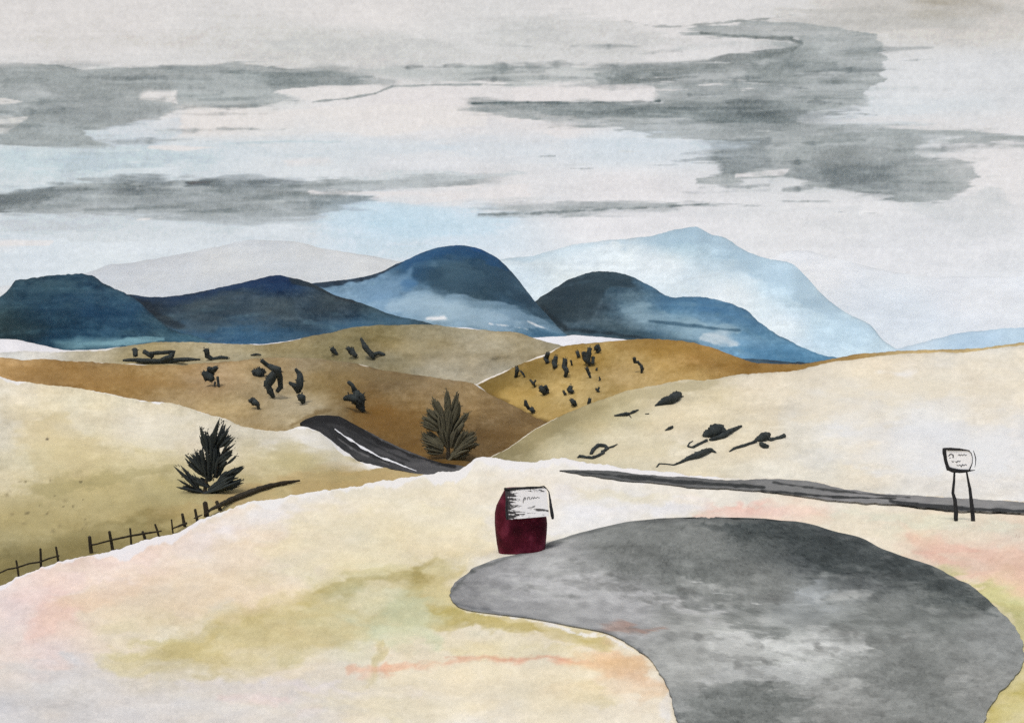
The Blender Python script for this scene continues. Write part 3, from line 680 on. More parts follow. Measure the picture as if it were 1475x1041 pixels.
# ------------------------------------------------------------------ tarmac turnout
def build_turnout():
    L = [(745, 1000), (748, 950), (752, 903), (758, 875), (764, 850), (772, 822), (779, 798), (788, 776), (796, 757), (805, 716), (812, 698), (820, 681), (830, 668), (840, 656), (855, 648), (866, 651), (874, 659), (880, 675), (885, 712),
         (892, 768), (902, 820), (912, 870), (920, 890), (928, 905), (938, 920), (950, 935), (965, 946), (980, 955), (1010, 968), (1041, 975), (1100, 985), (1300, 1010)]
    R = [(745, 1040), (748, 1100), (752, 1150), (758, 1178), (765, 1200), (775, 1240), (790, 1270), (805, 1310), (816, 1345), (830, 1370), (845, 1400), (870, 1430), (890, 1449), (905, 1463), (925, 1472), (945, 1475), (962, 1471), (985, 1455),
         (1000, 1440), (1020, 1426), (1041, 1418), (1100, 1405), (1300, 1390)]
    ys = np.concatenate([np.arange(745.0, 1060, 1.6), np.arange(1062, 1300, 12.0)])
    l = curve(L, ys); r = curve(R, ys)
    l = l + 1.4 * fbm(ys / 7.0, ys * 0, 3, 3.0); r = r + 1.8 * fbm(ys / 9.0, ys * 0, 3, 8.0)
    nc = 420
    s = np.linspace(0, 1, nc)[None]
    px = l[:, None] + (r - l)[:, None] * s; py = ys[:, None] + 0 * px
    py = py + (1.0 * fbm(px / 16.0, px * 0, 4, 90.0) + .8 * fbm(px / 5.0, px * 0, 2, 91.0)) * (1 - sstep(0, 10, py - 745))
    rgb = field(px, py, [(670, 855, (138, 138, 140)), (720, 845, (150, 150, 152)), (830, 830, (172, 172, 173)), (900, 800, (122, 124, 123)), (1000, 770, (126, 128, 127)), (1000, 820, (112, 115, 114)), (1100, 760, (92, 96, 96)),
                         (1180, 790, (84, 88, 90)), (1260, 820, (98, 101, 102)), (1380, 860, (112, 115, 114)), (1440, 920, (140, 142, 142)), (1100, 850, (124, 126, 125)), (1000, 880, (158, 159, 158)), (900, 880, (156, 156, 158)),
                         (1060, 920, (176, 177, 176)), (1150, 940, (184, 186, 185)), (1260, 910, (132, 134, 133)), (1330, 960, (126, 128, 127)), (1400, 990, (142, 143, 142)), (1000, 960, (160, 161, 160)), (1100, 1000, (128, 130, 129)),
                         (1200, 1020, (140, 141, 140)), (1060, 1030, (120, 122, 121)), (1350, 1030, (126, 128, 127)), (1150, 870, (138, 141, 142)), (1000, 1030, (138, 140, 140))], ay=1.4, e=500, p=1.9)
    wx = px + 22 * fbm(px / 40.0, py / 12.0, 4, 71.0); wy = py + 6 * fbm(px / 50.0, py / 14.0, 4, 72.0)
    B = lambda *a, **k: blotch(rgb, wx, wy, *a, **{**dict(sx=60.0, sy=7.0), **k})
    B('p', [(800, 818), (860, 795), (940, 785), (1060, 790), (1120, 820), (1140, 850), (1080, 850), (1010, 836), (900, 830)], (112, 114, 113), .45, 8, 9, seed=1)
    B('p', [(1060, 752), (1120, 752), (1190, 768), (1250, 785), (1310, 812), (1370, 840), (1400, 868), (1330, 862), (1250, 835), (1180, 830), (1130, 805), (1150, 785)], (74, 79, 80), .85, 9, 10, seed=2)
    B('p', [(1000, 750), (1100, 750), (1200, 768), (1280, 798), (1350, 825), (1400, 850), (1430, 880), (1360, 858), (1280, 832), (1190, 806), (1100, 780), (1030, 766)], (68, 73, 74), .5, 10, 8, seed=21)
    B('p', [(700, 838), (780, 824), (870, 832), (960, 848), (1010, 860), (1060, 890), (1000, 895), (900, 868), (800, 870), (720, 860)], (178, 178, 180), .6, 6, 8, seed=3, rim=.12)
    B('p', [(985, 850), (1030, 852), (1080, 885), (1120, 915), (1080, 918), (1030, 890)], (104, 107, 106), .6, 6, 7, seed=4)
    B('p', [(1020, 918), (1120, 925), (1210, 912), (1240, 930), (1230, 950), (1170, 962), (1100, 956), (1040, 950)], (190, 191, 191), .8, 5, 9, seed=5, streak=.4)
    B('p', [(1040, 950), (1130, 965), (1200, 965), (1190, 985), (1100, 985), (1040, 1010), (1010, 990)], (182, 183, 184), .55, 6, 9, seed=6)
    B('p', [(1000, 1000), (1030, 985), (1090, 992), (1150, 1000), (1180, 1030), (1160, 1060), (1000, 1060)], (112, 115, 114), .6, 5, 8, seed=7)
    B('p', [(1210, 870), (1330, 880), (1400, 900), (1350, 930), (1240, 925), (1200, 900)], (118, 121, 120), .55, 8, 10, seed=8)
    B('p', [(1240, 970), (1330, 960), (1400, 985), (1380, 1000), (1300, 990), (1250, 1005)], (116, 118, 117), .55, 7, 9, seed=9)
    B('p', [(1140, 848), (1180, 835), (1200, 850), (1190, 872), (1150, 872)], (168, 172, 176), .55, 5, 6, seed=10)
    B('e', (1210, 880, 46, 14, 10), (160, 163, 163), .4, 9, 8, seed=14)
    B('e', (1310, 870, 50, 16, 20), (128, 131, 130), .45, 10, 8, seed=15)
    B('e', (840, 815, 60, 10, -14), (140, 141, 141), .4, 8, 7, seed=16)
    B('p', [(868, 908), (880, 893), (905, 892), (930, 898), (934, 908), (915, 918), (880, 918)], (162, 124, 110), .6, 6, 4, seed=11, rim=.1)
    brush(rgb, px, py, [(648, 856, 2), (680, 822, 2.5), (760, 795, 2.5), (850, 765, 3), (900, 753, 3), (1000, 747, 3), (1100, 749, 3)], (98, 100, 100), .65, 3, 2, seed=12)
    brush(rgb, px, py, [(655, 870, 2), (715, 885, 2.2), (800, 899, 2.5), (870, 912, 3), (920, 936, 3), (955, 985, 3), (975, 1041, 3)], (104, 106, 110), .6, 3, 2, seed=13)
    for (x, y, rx) in [(1000, 838, 12), (1040, 855, 14), (1150, 930, 20), (715, 880, 4), (1090, 870, 8)]:
        brush(rgb, px, py, [(x - rx, y, .4), (x, y + 1, .9), (x + rx, y + 2, .3)], (205, 206, 206), .5, .7, .5, seed=x)
    rgb = 132 + (rgb - 132) * 1.28
    g1 = fbm(px / 3.2, py / 2.6, 3, 93.0); g2 = fbm(px / 14.0, py / 8.0, 4, 94.0); g3 = fbm(px / 70.0, py / 9.0, 4, 95.0)
    rgb = rgb + (9 * fbm(px / 30.0, py / 16.0, 5, 92.0) + 9 * g2 + 3 * g3)[..., None]
    dk = np.clip((175 - rgb[..., 0]) / 70, .25, 1.2)            # coarse aggregate shows most in the dark patches
    rgb = rgb - (dk * (16 * np.clip(g1 + .35 * g2, 0, 1.5) - 6))[..., None]
    for i in range(60):                                       # swept, streaky wear
        x = random.uniform(680, 1440); y = random.uniform(770, 1050); w_ = random.uniform(12, 70); sl = random.uniform(-.05, .16)
        c = random.choice((72, 88, 186, 194, 170, 104))
        brush(rgb, px, py, [(x - w_, y - sl * w_, .4), (x, y, random.uniform(.8, 5)), (x + w_, y + sl * w_, .4)], (c, c + 2, c + 1), random.uniform(.10, .28), 3.5, 3.5, 26, 9, i)
    for i in range(70):                                        # sweeping pale and dark bands along the bend
        x = random.uniform(700, 1420); y = 850 + (x - 700) * .10 + random.uniform(-50, 190); w_ = random.uniform(18, 60); sl = random.uniform(.0, .42) if x < 1130 else random.uniform(-.15, .2)
        c = random.choice((186, 178, 96, 104, 196, 112)); r_ = random.uniform(1.5, 7)
        brush(rgb, px, py, [(x - w_, y - sl * w_, r_ * .6), (x, y, r_), (x + w_, y + sl * w_, r_ * .3)], (c, c + 1, c), random.uniform(.14, .36), 2.2, 4.0, 14, 6, i + 300)
    rgb = rgb * np.array([1.0, 1.0, .975])
    lift = 0.012
    D = Dfg(px, py)
    v = np.stack([(px - CX) / F * D, D, EYE - (py - HOR) / F * D + lift], -1)
    nr = len(ys)
    q = gridquads(nr, nc)
    idx = np.arange(nr * nc).reshape(nr, nc)
    ring = np.concatenate([idx[0, :], idx[1:, -1], idx[-1, ::-1][1:], idx[::-1, 0][1:-1]])
    vv = v.reshape(-1, 3)
    sk = vv[ring].copy(); sk[:, 2] -= 0.06
    n0 = len(vv); m = len(ring)
    qs = np.stack([ring, np.roll(ring, -1), n0 + np.roll(np.arange(m), -1), n0 + np.arange(m)], -1)
    allv = np.concatenate([vv, sk], 0); allc = np.concatenate([rgb.reshape(-1, 3), rgb.reshape(-1, 3)[ring]], 0)
    me = npmesh('paved_turnout', allv, np.concatenate([q, qs], 0), allc, GAIN)
    o = link('paved_turnout', me, pigment_mat('worn_tarmac', 0.045, 0.10, 0.45, speck=0.16))
    tag(o, 'wide mottled grey tarmac turnout with a rounded left tip in the foreground', 'pavement', kind='structure')


build_turnout()


# ------------------------------------------------------------------ roads
def ribbon(name, upper, lower, surf, lift, pts, extra, cell, label, n=420, m=26, jit=0.8, parent=None, seed=0.0, dark=0.95):
    xs = np.linspace(max(upper[0][0], lower[0][0]), min(upper[-1][0], lower[-1][0]), n)
    u = curve(upper, xs) + jit * fbm(xs / 14.0, xs * 0, 3, seed); l = curve(lower, xs) + jit * fbm(xs / 14.0, xs * 0, 3, seed + 4)
    w = np.linspace(0, 1, m)[:, None]
    py = u[None] + (l - u)[None] * w; px = xs[None] + 0 * py
    v = surf(px, py); v[..., 2] += lift
    rgb = field(px, py, pts, ay=3.0, e=60)
    rgb = rgb + 7 * fbm(px / 20.0, py / 5.0, 4, seed + 70)[..., None]
    extra(rgb, px, py, w)
    rgb = rgb * dark * np.array([1.0, .99, .965])
    idx = np.arange(m * n).reshape(m, n)
    ring = np.concatenate([idx[0, :], idx[1:, -1], idx[-1, ::-1][1:], idx[::-1, 0][1:-1]])
    vv = v.reshape(-1, 3); sk = vv[ring].copy(); sk[:, 2] -= 0.25
    k = len(ring); n0 = len(vv)
    qs = np.stack([ring, np.roll(ring, -1), n0 + np.roll(np.arange(k), -1), n0 + np.arange(k)], -1)
    me = npmesh(name, np.concatenate([vv, sk], 0), np.concatenate([gridquads(m, n), qs], 0), np.concatenate([rgb.reshape(-1, 3), rgb.reshape(-1, 3)[ring]], 0), GAIN)
    o = link(name, me, pigment_mat(name + '_tarmac', cell, 0.09, 0.3), parent)
    if label: tag(o, label, 'road', kind='structure')
    return o


def surf_fg(px, py):
    D = Dfg(px, py)
    return np.stack([(px - CX) / F * D, D, EYE - (py - HOR) / F * D], -1)


def right_road(rgb, px, py, w):
    b = lambda *a, **k: brush(rgb, px, py, *a, **k)
    b([(815, 680, .8), (870, 685, 2.0), (930, 691, 2.6), (1000, 697, 3.2), (1060, 701, 2.6), (1100, 704, 2.2)], (42, 45, 46), .92, 1.2, 1.2, seed=1)
    b([(1097, 708, 1.6), (1145, 713, 2), (1200, 718, 2), (1290, 721, 1)], (40, 42, 43), .9, 1, 1.0, seed=2)
    b([(1115, 697, 1.2), (1170, 705, 1.8), (1230, 712, 1.8), (1310, 719, .8)], (52, 54, 55), .85, 1, 1.0, seed=3)
    b([(1283, 725, 2.5), (1320, 730, 4), (1386, 735, 3.5), (1430, 737.5, 2.2), (1480, 739.5, 2.4)], (44, 46, 48), .92, 1.2, .9, seed=4)


R_up = [(806, 678.5), (830, 678), (871, 678.5), (925, 685), (1000, 689), (1032, 692), (1064, 693), (1097, 691), (1129, 692), (1167, 695), (1209, 705), (1241, 709), (1280, 714), (1322, 716), (1370, 719), (1475, 726), (1735, 750)]
R_lo = [(806, 679.5), (830, 683), (871, 690), (925, 696), (950, 698), (1000, 704), (1048, 706), (1097, 709), (1145, 715), (1193, 722), (1238, 726), (1283, 728), (1338, 734), (1386, 738.5), (1475, 742), (1735, 768)]
ribbon('road', R_up, R_lo, surf_fg, 0.05, [(850, 684, (90, 92, 93)), (1000, 692, (104, 105, 106)), (1130, 698, (126, 127, 128)), (1250, 716, (140, 140, 142)), (1400, 725, (142, 142, 143)), (1475, 732, (134, 135, 136))], right_road, 0.12,
       'narrow grey road with dark edges crossing behind the sign on the right', n=700, m=34, jit=0.7, seed=2.0)

bvD = bvh_of(D_)
bvC = bvh_of(C_)
bvG = bvh_of(G_)
bvE = bvh_of(E_)
bvF = bvh_of(F_)


def surf_D(px, py):
    out = np.zeros(px.shape + (3,))
    it = np.nditer(px, flags=['multi_index'])
    for x in it:
        i = it.multi_index
        h = hit(bvD, float(px[i]), float(py[i]))
        out[i] = h if h is not None else at(float(px[i]), float(py[i]), 112)
    return out


def left_road(rgb, px, py, w):
    b = lambda *a, **k: brush(rgb, px, py, *a, **k)
    b([(436, 611, 3), (455, 606, 6), (480, 606, 6), (500, 612, 6), (520, 622, 6), (545, 637, 5), (580, 652, 4), (620, 667, 3), (655, 675, 2)], (38, 38, 40), .95, 1.4, 1.6, seed=1)
    b([(455, 613, 4), (475, 621, 5), (490, 634, 6), (510, 647, 5), (540, 660, 3), (580, 671, 2)], (48, 49, 51), .9, 1.6, 1.5, seed=2)
    b([(486, 634, .5), (505, 648, 1.1), (530, 661, 1.0), (560, 672, .5)], (150, 150, 152), .75, .8, .8, seed=6)
    b([(520, 618, .6), (550, 636, 1.2), (590, 655, 1.0), (630, 669, .5)], (140, 140, 142), .7, .9, .8, seed=7)
    b([(500, 624, 1.0), (530, 640, 1.2), (560, 655, 1.2), (590, 668, 1)], (48, 49, 51), .8, 1.0, .8, seed=3)


L_up = [(432, 611), (444, 605), (461, 601), (485, 601.5), (505, 611), (536, 628), (570, 645), (603, 659), (637, 670), (664, 674), (672, 676)]
L_lo = [(432, 614), (444, 619), (458, 624), (475, 636), (488, 647), (505, 659), (519, 668), (536, 673), (556, 678), (590, 684), (637, 694), (672, 700)]
rd = ribbon('road', L_up, L_lo, surf_D, 0.35, [(460, 610, (48, 48, 50)), (500, 640, (60, 61, 63)), (560, 660, (92, 92, 95)), (620, 675, (106, 106, 109)), (660, 678, (112, 112, 114)), (480, 618, (70, 70, 72)), (540, 668, (74, 75, 77))], left_road, 0.3,
            'dark road coming over the left slope with a white centre line', n=200, m=26, seed=5.0, dark=0.76)


def line_part(px_pts, wid, name, parent):
    P = np.array(px_pts, float); xs = np.linspace(P[0, 0], P[-1, 0], 60)
    yc = np.interp(xs, P[:, 0], P[:, 1]) + .5 * fbm(xs / 8, xs * 0, 3, 2.2)
    wd = wid * np.interp(xs, [xs[0], xs[0] + 20, xs[-1] - 30, xs[-1]], [.35, 1.0, 1.0, .5]) * (1 + .4 * fbm(xs / 9, xs * 0, 3, 7.0))
    py = np.stack([yc - wd, yc, yc + wd], 0); px = xs[None] + 0 * py
    v = surf_D(px, py); v[..., 2] += 0.40
    me = npmesh(name, v, gridquads(3, 60))
    return link(name, me, M_white_line, parent)


M_white_line = plain_mat('worn_white_paint', (226, 226, 226), 0.8, 0.05, 2.0)
line_part([(482, 621), (500, 634), (520, 647), (545, 661), (575, 673), (600, 682)], 1.35, 'centre_line', rd)

# ------------------------------------------------------------------ strokes of foliage / wood as solid tubes
def tube(bm, pts, sides=8, squash=1.0, rough=0.0, cap=True):
    """closed tube through pts [(Vector, radius)], depth radius = radius * squash (across the line of sight = 1)"""
    # resample
    P = [Vector(p) for p, r in pts]; R = [r for p, r in pts]
    if len(P) == 1:
        P = [P[0] + Vector((0, 0, -R[0] * .6)), P[0], P[0] + Vector((0, 0, R[0] * .6))]; R = [R[0] * .6, R[0], R[0] * .6]
    Q = []; S = []
    for i in range(len(P) - 1):
        n = max(2, int((P[i + 1] - P[i]).length / max(min(R[i], R[i + 1]), 1e-4) / 1.2)); n = min(n, 7)
        for k in range(n):
            t = k / n; Q.append(P[i].lerp(P[i + 1], t)); S.append(R[i] + (R[i + 1] - R[i]) * t)
    Q.append(P[-1]); S.append(R[-1])
    rings = []
    for i, (q, r) in enumerate(zip(Q, S)):
        d = (Q[min(i + 1, len(Q) - 1)] - Q[max(i - 1, 0)]).normalized()
        side = d.cross(Vector((0, 1, 0)))
        if side.length < 1e-3: side = Vector((1, 0, 0))
        side.normalize(); dep = side.cross(d).normalized()
        ring = []
        for s in range(sides):
            a = 2 * math.pi * s / sides
            k = 1 + rough * random.uniform(-1, 1)
            ring.append(bm.verts.new(q + (side * math.cos(a) + dep * math.sin(a) * squash) * r * k))
        rings.append(ring)
    for a, b in zip(rings[:-1], rings[1:]):
        for s in range(sides):
            bm.faces.new((a[s], a[(s + 1) % sides], b[(s + 1) % sides], b[s]))
    if cap:
        for ring, e, o in ((rings[0], Q[0], -1), (rings[-1], Q[-1], 1)):
            d = (Q[1] - Q[0]).normalized() if o < 0 else (Q[-1] - Q[-2]).normalized()
            c = bm.verts.new(e + d * o * (S[0] if o < 0 else S[-1]) * 0.6)
            for s in range(sides):
                f = (ring[s], ring[(s + 1) % sides], c) if o > 0 else (ring[(s + 1) % sides], ring[s], c)
                bm.faces.new(f)


def leaf(bm, p, d, L, W):
    d = d.normalized(); s = d.cross(Vector((random.uniform(-.4, .4), 1, random.uniform(-.4, .4))))
    if s.length < 1e-3: s = Vector((1, 0, 0))
    s.normalize(); n = s.cross(d)
    a = bm.verts.new(p); b = bm.verts.new(p + d * L * .45 + s * W + n * W * .3); c = bm.verts.new(p + d * L); e = bm.verts.new(p + d * L * .45 - s * W + n * W * .3)
    f = bm.verts.new(p + d * L * .4 - n * W * .5)
    bm.faces.new((a, b, c)); bm.faces.new((a, c, e)); bm.faces.new((a, f, b)); bm.faces.new((b, f, c)); bm.faces.new((c, f, e)); bm.faces.new((e, f, a))


def finish(bm, name, mat, parent=None, origin=None, smooth=True):
    bmesh.ops.recalc_face_normals(bm, faces=bm.faces)
    if origin is not None:
        bmesh.ops.translate(bm, verts=bm.verts, vec=-origin)
    me = bpy.data.meshes.new(name); bm.to_mesh(me); bm.free()
    for p in me.polygons: p.use_smooth = smooth
    return link(name, me, mat, parent, origin if parent is None else None)


M_ink = plain_mat('dark_slate_foliage', (56, 61, 60), 0.9, 0.25, 1.2, spec=0.1)
M_ink2 = plain_mat('dark_brown_grey_foliage', (70, 67, 57), 0.9, 0.25, 0.8, spec=0.1)
M_ink3 = plain_mat('olive_grey_foliage', (94, 90, 72), 0.9, 0.22, 0.5, spec=0.1)
M_bark = plain_mat('dark_bark', (62, 56, 46), 0.9, 0.25, 3.0, spec=0.1)
M_black = plain_mat('black_paint', (34, 34, 36), 0.6, 0.3, 10.0)
M_wood = plain_mat('weathered_dark_wood', (58, 52, 42), 0.9, 0.25, 3.0, spec=0.1)
M_board = plain_mat('white_board', (249, 249, 249), 0.6, 0.04, 5.0)


def shrub(bv, strokes, label, group, mat, drape=False, defaultD=200, tufts=18, name='shrub'):
    """strokes: lists of (px, py, half width px) – stems and clumps of one shrub, standing where its foot meets the slope"""
    allp = [p for s in strokes for p in s]
    foot = max(allp, key=lambda p: p[1])
    h = hit(bv, foot[0], foot[1] + foot[2] * .5)
    D0 = h.y if h is not None else defaultD
    k = D0 / F
    bm = bmesh.new()
    org = V(foot[0], foot[1] + foot[2] * .5, D0)
    centres = []
    for s in strokes:
        pts = []
        for (x, y, r) in s:
            if drape:
                hh = hit(bv, x, y); D = (hh.y if hh is not None else D0)
                D = min(max(D, D0 * .8), D0 * 1.5) - min(r * D / F * 3.5, 4.0)
            else:
                D = D0 + random.uniform(-1, 1) * r * k * 1.5
            kk = D / F
            pts.append((V(x, y, D) + Vector((0, -r * kk * .4, 0)), r * kk)); centres.append(pts[-1])
        tube(bm, pts, 9, 1.0, 0.16)
    for _ in range(tufts * 3):
        p, r = random.choice(centres)
        a = random.uniform(0, 2 * math.pi); b = random.uniform(-1, 1)
        d = Vector((math.cos(a), b * .8, math.sin(a)))
        leaf(bm, p + d * r * .7, d + Vector((0, 0, .3)), r * random.uniform(.4, .85), r * random.uniform(.10, .22))
    o = finish(bm, name, mat, None, org)
    tag(o, label, 'shrub', group)
    return o


def z4(*pts):  # survey sheet of the middle hills
    return [(400 + x / 2.95, 330 + y / 2.95, r / 2.95) for x, y, r in pts]


def z3(*pts):
    return [(x / 2.95, 330 + y / 2.95, r / 2.95) for x, y, r in pts]


def z8(*pts):
    return [(820 + x / 4.338, 480 + y / 4.338, r / 4.338) for x, y, r in pts]


# shrubs on the golden ochre hill
gF = 'small dark shrubs on the ochre hill'
for strokes, lab in [
    ([z4((1148, 530, 9), (1140, 548, 11), (1145, 566, 8))], 'upright dark shrub, first of the pair below the left shoulder of the ochre hill'),
    ([z4((1182, 542, 9), (1176, 565, 12), (1178, 586, 9))], 'stout dark oblong shrub right beside the first upright one under the ochre shoulder'),
    ([z4((1222, 553, 10), (1218, 585, 11), (1228, 602, 10), (1222, 626, 7))], 'tall narrow dark shrub in the middle of the ochre hill'),
    ([z4((1246, 558, 4), (1250, 578, 4))], 'tiny dark sprig right of the tall narrow shrub on the ochre hill'),
    ([z4((1272, 520, 7), (1279, 542, 7))], 'short dark shrub just left of the dense clump near the ochre hilltop'),
    ([z4((1326, 506, 9), (1320, 530, 12), (1318, 560, 12), (1326, 578, 6)), z4((1298, 524, 9), (1306, 548, 12), (1318, 562, 12)), z4((1340, 545, 8), (1338, 572, 7))], 'biggest ragged dark shrub clump near the top of the ochre hill'),
    ([z4((1352, 508, 11), (1360, 496, 8), (1366, 515, 9), (1356, 522, 7))], 'round dark shrub highest on the ochre hill'),
    ([z4((1016, 588, 8), (1018, 602, 9), (1012, 628, 7))], 'dark shrub at the far left end of the ochre hill'),
    ([z4((1032, 602, 4), (1042, 614, 5), (1050, 628, 3))], 'thin slanting dark sprig beside the leftmost ochre hill shrub'),
    ([z4((1072, 640, 4), (1086, 655, 6), (1094, 670, 4)), z4((1096, 642, 4), (1084, 660, 5))], 'small crossed dark shrub low on the left of the ochre hill'),
    ([z4((1116, 668, 9), (1126, 684, 13), (1136, 700, 8)), z4((1138, 668, 8), (1144, 684, 9), (1148, 694, 5))], 'fluffy double-stemmed dark shrub on the lower left ochre slope'),
    ([z4((1312, 590, 7), (1322, 612, 7), (1328, 630, 5))], 'leaning narrow dark shrub below the biggest ochre hill clump'),
    ([z4((1356, 592, 4), (1354, 598, 4))], 'dot of dark scrub right of the leaning ochre hill shrub'),
    ([z4((1366, 628, 3), (1370, 638, 4), (1364, 644, 2))], 'tiny curled dark sprig low on the right of the ochre clump'),
    ([z4((1352, 678, 5), (1364, 690, 5)), z4((1358, 692, 3), (1366, 672, 4))], 'small feathery dark sprig above the pale hillside edge'),
    ([z4((1246, 668, 9), (1240, 684, 11), (1254, 692, 8))], 'lumpy dark shrub in the lower middle of the ochre hill'),
    ([z4((1214, 688, 5), (1222, 702, 6))], 'small slanting shrub left of the lumpy one on the ochre hill'),
    ([z4((1248, 726, 9), (1258, 738, 11), (1264, 746, 8))], 'oval dark shrub on the lowest ochre slope by the pale hillside'),
    ([z4((1326, 720, 7), (1323, 738, 8), (1320, 748, 5))], 'dark bean-shaped shrub right at the border of ochre and pale hillside'),
    ([z4((1052, 728, 6), (1056, 745, 9), (1066, 762, 7)), z4((1076, 762, 11), (1086, 774, 10))], 'ragged dark shrub lowest on the left of the ochre hill'),
    ([z8((405, 155, 10), (410, 180, 10), (430, 180, 9), (440, 195, 9)), z8((448, 200, 10), (455, 222, 12), (450, 248, 6))], 'lone zigzag dark shrub on the right half of the ochre hill'),
]:
    shrub(bvF, strokes, lab, gF, M_ink, defaultD=270)

# shrubs on the brown hill
gD = 'dark shrubs on the brown hill'
for strokes, lab in [
    ([z3((862, 612, 8), (885, 622, 22), (905, 640, 12)), z3((885, 592, 10), (905, 600, 14), (922, 588, 8)), z3((925, 628, 6), (930, 668, 5)), z3((914, 650, 5), (912, 668, 3))],
     'leftmost dark shrub on the brown hill with two trailing sprigs'),
    ([z3((1086, 610, 14), (1104, 612, 21), (1118, 606, 12))], 'small round dark shrub left of the big twisted one on the brown hill'),
    ([z3((1112, 558, 9), (1140, 580, 10), (1180, 598, 18), (1192, 632, 12), (1194, 672, 13), (1178, 690, 8)), z3((1172, 612, 16), (1150, 640, 20), (1140, 668, 14), (1150, 690, 14), (1164, 714, 8)), z3((1128, 645, 6), (1124, 668, 5))],
     'biggest twisted dark shrub on the brown hill'),
    ([z3((1256, 594, 6), (1274, 616, 11), (1276, 645, 16), (1272, 680, 14)), z3((1230, 652, 6), (1252, 664, 12), (1272, 690, 12)), z3((1270, 708, 9), (1284, 716, 18), (1290, 738, 8))],
     'tall angular dark shrub right of the twisted one on the brown hill'),
    ([z3((1062, 728, 7), (1078, 732, 15), (1096, 744, 9), (1100, 762, 5))], 'small comma-shaped dark shrub low on the brown hill'),
    ([z4((300, 650, 8), (318, 664, 8), (330, 690, 12), (345, 715, 26), (352, 752, 18), (366, 774, 8)), z4((282, 720, 9), (310, 714, 18), (335, 726, 20))], 'broad dark shrub on the brown hill above the left road'),
]:
    shrub(bvD, strokes, lab, gD, M_ink, defaultD=170, tufts=30)

# shrubs on the olive grey hill
gE = 'dark shrubs along the olive hill'
for strokes, lab in [
    ([z3((574, 512, 12), (578, 538, 9)), z3((524, 558, 5), (565, 556, 8), (620, 560, 12), (700, 562, 11), (780, 554, 10), (850, 554, 4)), z3((612, 520, 9), (650, 540, 12)), z3((640, 528, 8), (700, 524, 9), (738, 522, 10), (725, 545, 12), (690, 556, 10))],
     'long low tangled dark thicket at the left end of the olive hill'),
    ([z3((878, 512, 12), (882, 540, 11), (905, 552, 8), (945, 546, 9), (968, 548, 7))], 'dark L-shaped shrub right of the long thicket on the olive hill'),
    ([z3((1068, 536, 4), (1090, 532, 5), (1108, 534, 3))], 'tiny flat dark scrub on the olive hill between thicket and sprigs'),
    ([z4((230, 508, 10), (240, 520, 11), (254, 532, 5))], 'small slanting dark sprig, first of the three on the olive hill'),
    ([z4((296, 505, 8), (314, 518, 15), (334, 540, 8))], 'middle of the three dark shrubs beside each other on the olive hill'),
    ([z4((354, 464, 5), (372, 500, 12), (395, 528, 12), (408, 548, 7)), z4((405, 535, 10), (432, 526, 9), (454, 536, 8))], 'tall boot-shaped dark shrub, last of the three on the olive hill'),
]:
    shrub(bvE, strokes, lab, gE, M_ink, defaultD=360, tufts=14)

# low scrub on the pale right hillside
gG = 'low dark scrub on the pale right hillside'
for strokes, lab in [
    ([z8((538, 452, 6), (580, 432, 22), (622, 418, 32), (662, 396, 30), (690, 380, 14)), z8((650, 376, 10), (680, 370, 10)), z8((690, 396, 8), (712, 394, 4))], 'plump dark bush highest on the pale right hillside'),
    ([z8((284, 514, 6), (318, 510, 9), (350, 505, 13), (378, 500, 6), (400, 490, 9), (430, 478, 5)), z8((372, 506, 4), (388, 528, 2))], 'thin jagged dark scrub left of the plump bush on the pale hillside'),
    ([z8((476, 503, 3), (496, 503, 4))], 'speck of scrub below the plump bush on the pale hillside'),
    ([z8((600, 606, 4), (622, 595, 10), (640, 586, 9), (646, 578, 3))], 'small wedge of dark scrub in the middle of the pale hillside'),
    ([z8((52, 776, 5), (68, 768, 12), (100, 774, 11), (140, 778, 11), (180, 764, 10), (215, 744, 9)), z8((135, 752, 10), (148, 725, 12), (180, 698, 12), (225, 704, 12), (240, 718, 9), (205, 740, 10)), z8((240, 716, 6), (270, 708, 7), (300, 692, 3))],
     'looped dark bush at the foot of the pale hillside, left of the rest'),
    ([z8((740, 705, 5), (750, 684, 4), (772, 672, 3)), z8((742, 708, 6), (770, 712, 8), (810, 690, 9), (858, 668, 9)), z8((838, 640, 12), (870, 625, 32), (912, 612, 44), (945, 615, 36), (965, 628, 22)), z8((880, 665, 10), (950, 645, 18), (1000, 612, 16), (1045, 592, 12), (1072, 580, 8)), z8((880, 580, 9), (930, 574, 10), (962, 578, 8))],
     'largest dark bush with a hooked tail on the pale hillside'),
    ([z8((546, 834, 4), (560, 815, 5), (600, 816, 5), (650, 822, 5), (700, 802, 8), (745, 780, 16), (800, 762, 24), (850, 738, 20), (885, 728, 13), (915, 744, 5))], 'long creeping dark scrub with a wavy tail just above the right road'),
    ([z8((1000, 738, 4), (1030, 718, 9), (1080, 704, 10), (1140, 684, 9), (1165, 672, 12)), z8((1172, 664, 16), (1205, 650, 28), (1240, 632, 18)), z8((1195, 690, 12), (1215, 702, 20), (1240, 706, 10)), z8((1250, 664, 12), (1285, 656, 8), (1310, 650, 11), (1342, 638, 13))],
     'rightmost dark bush with side branches on the pale hillside'),
]:
    shrub(bvG, strokes, lab, gG, M_ink, drape=True, defaultD=110, tufts=16)


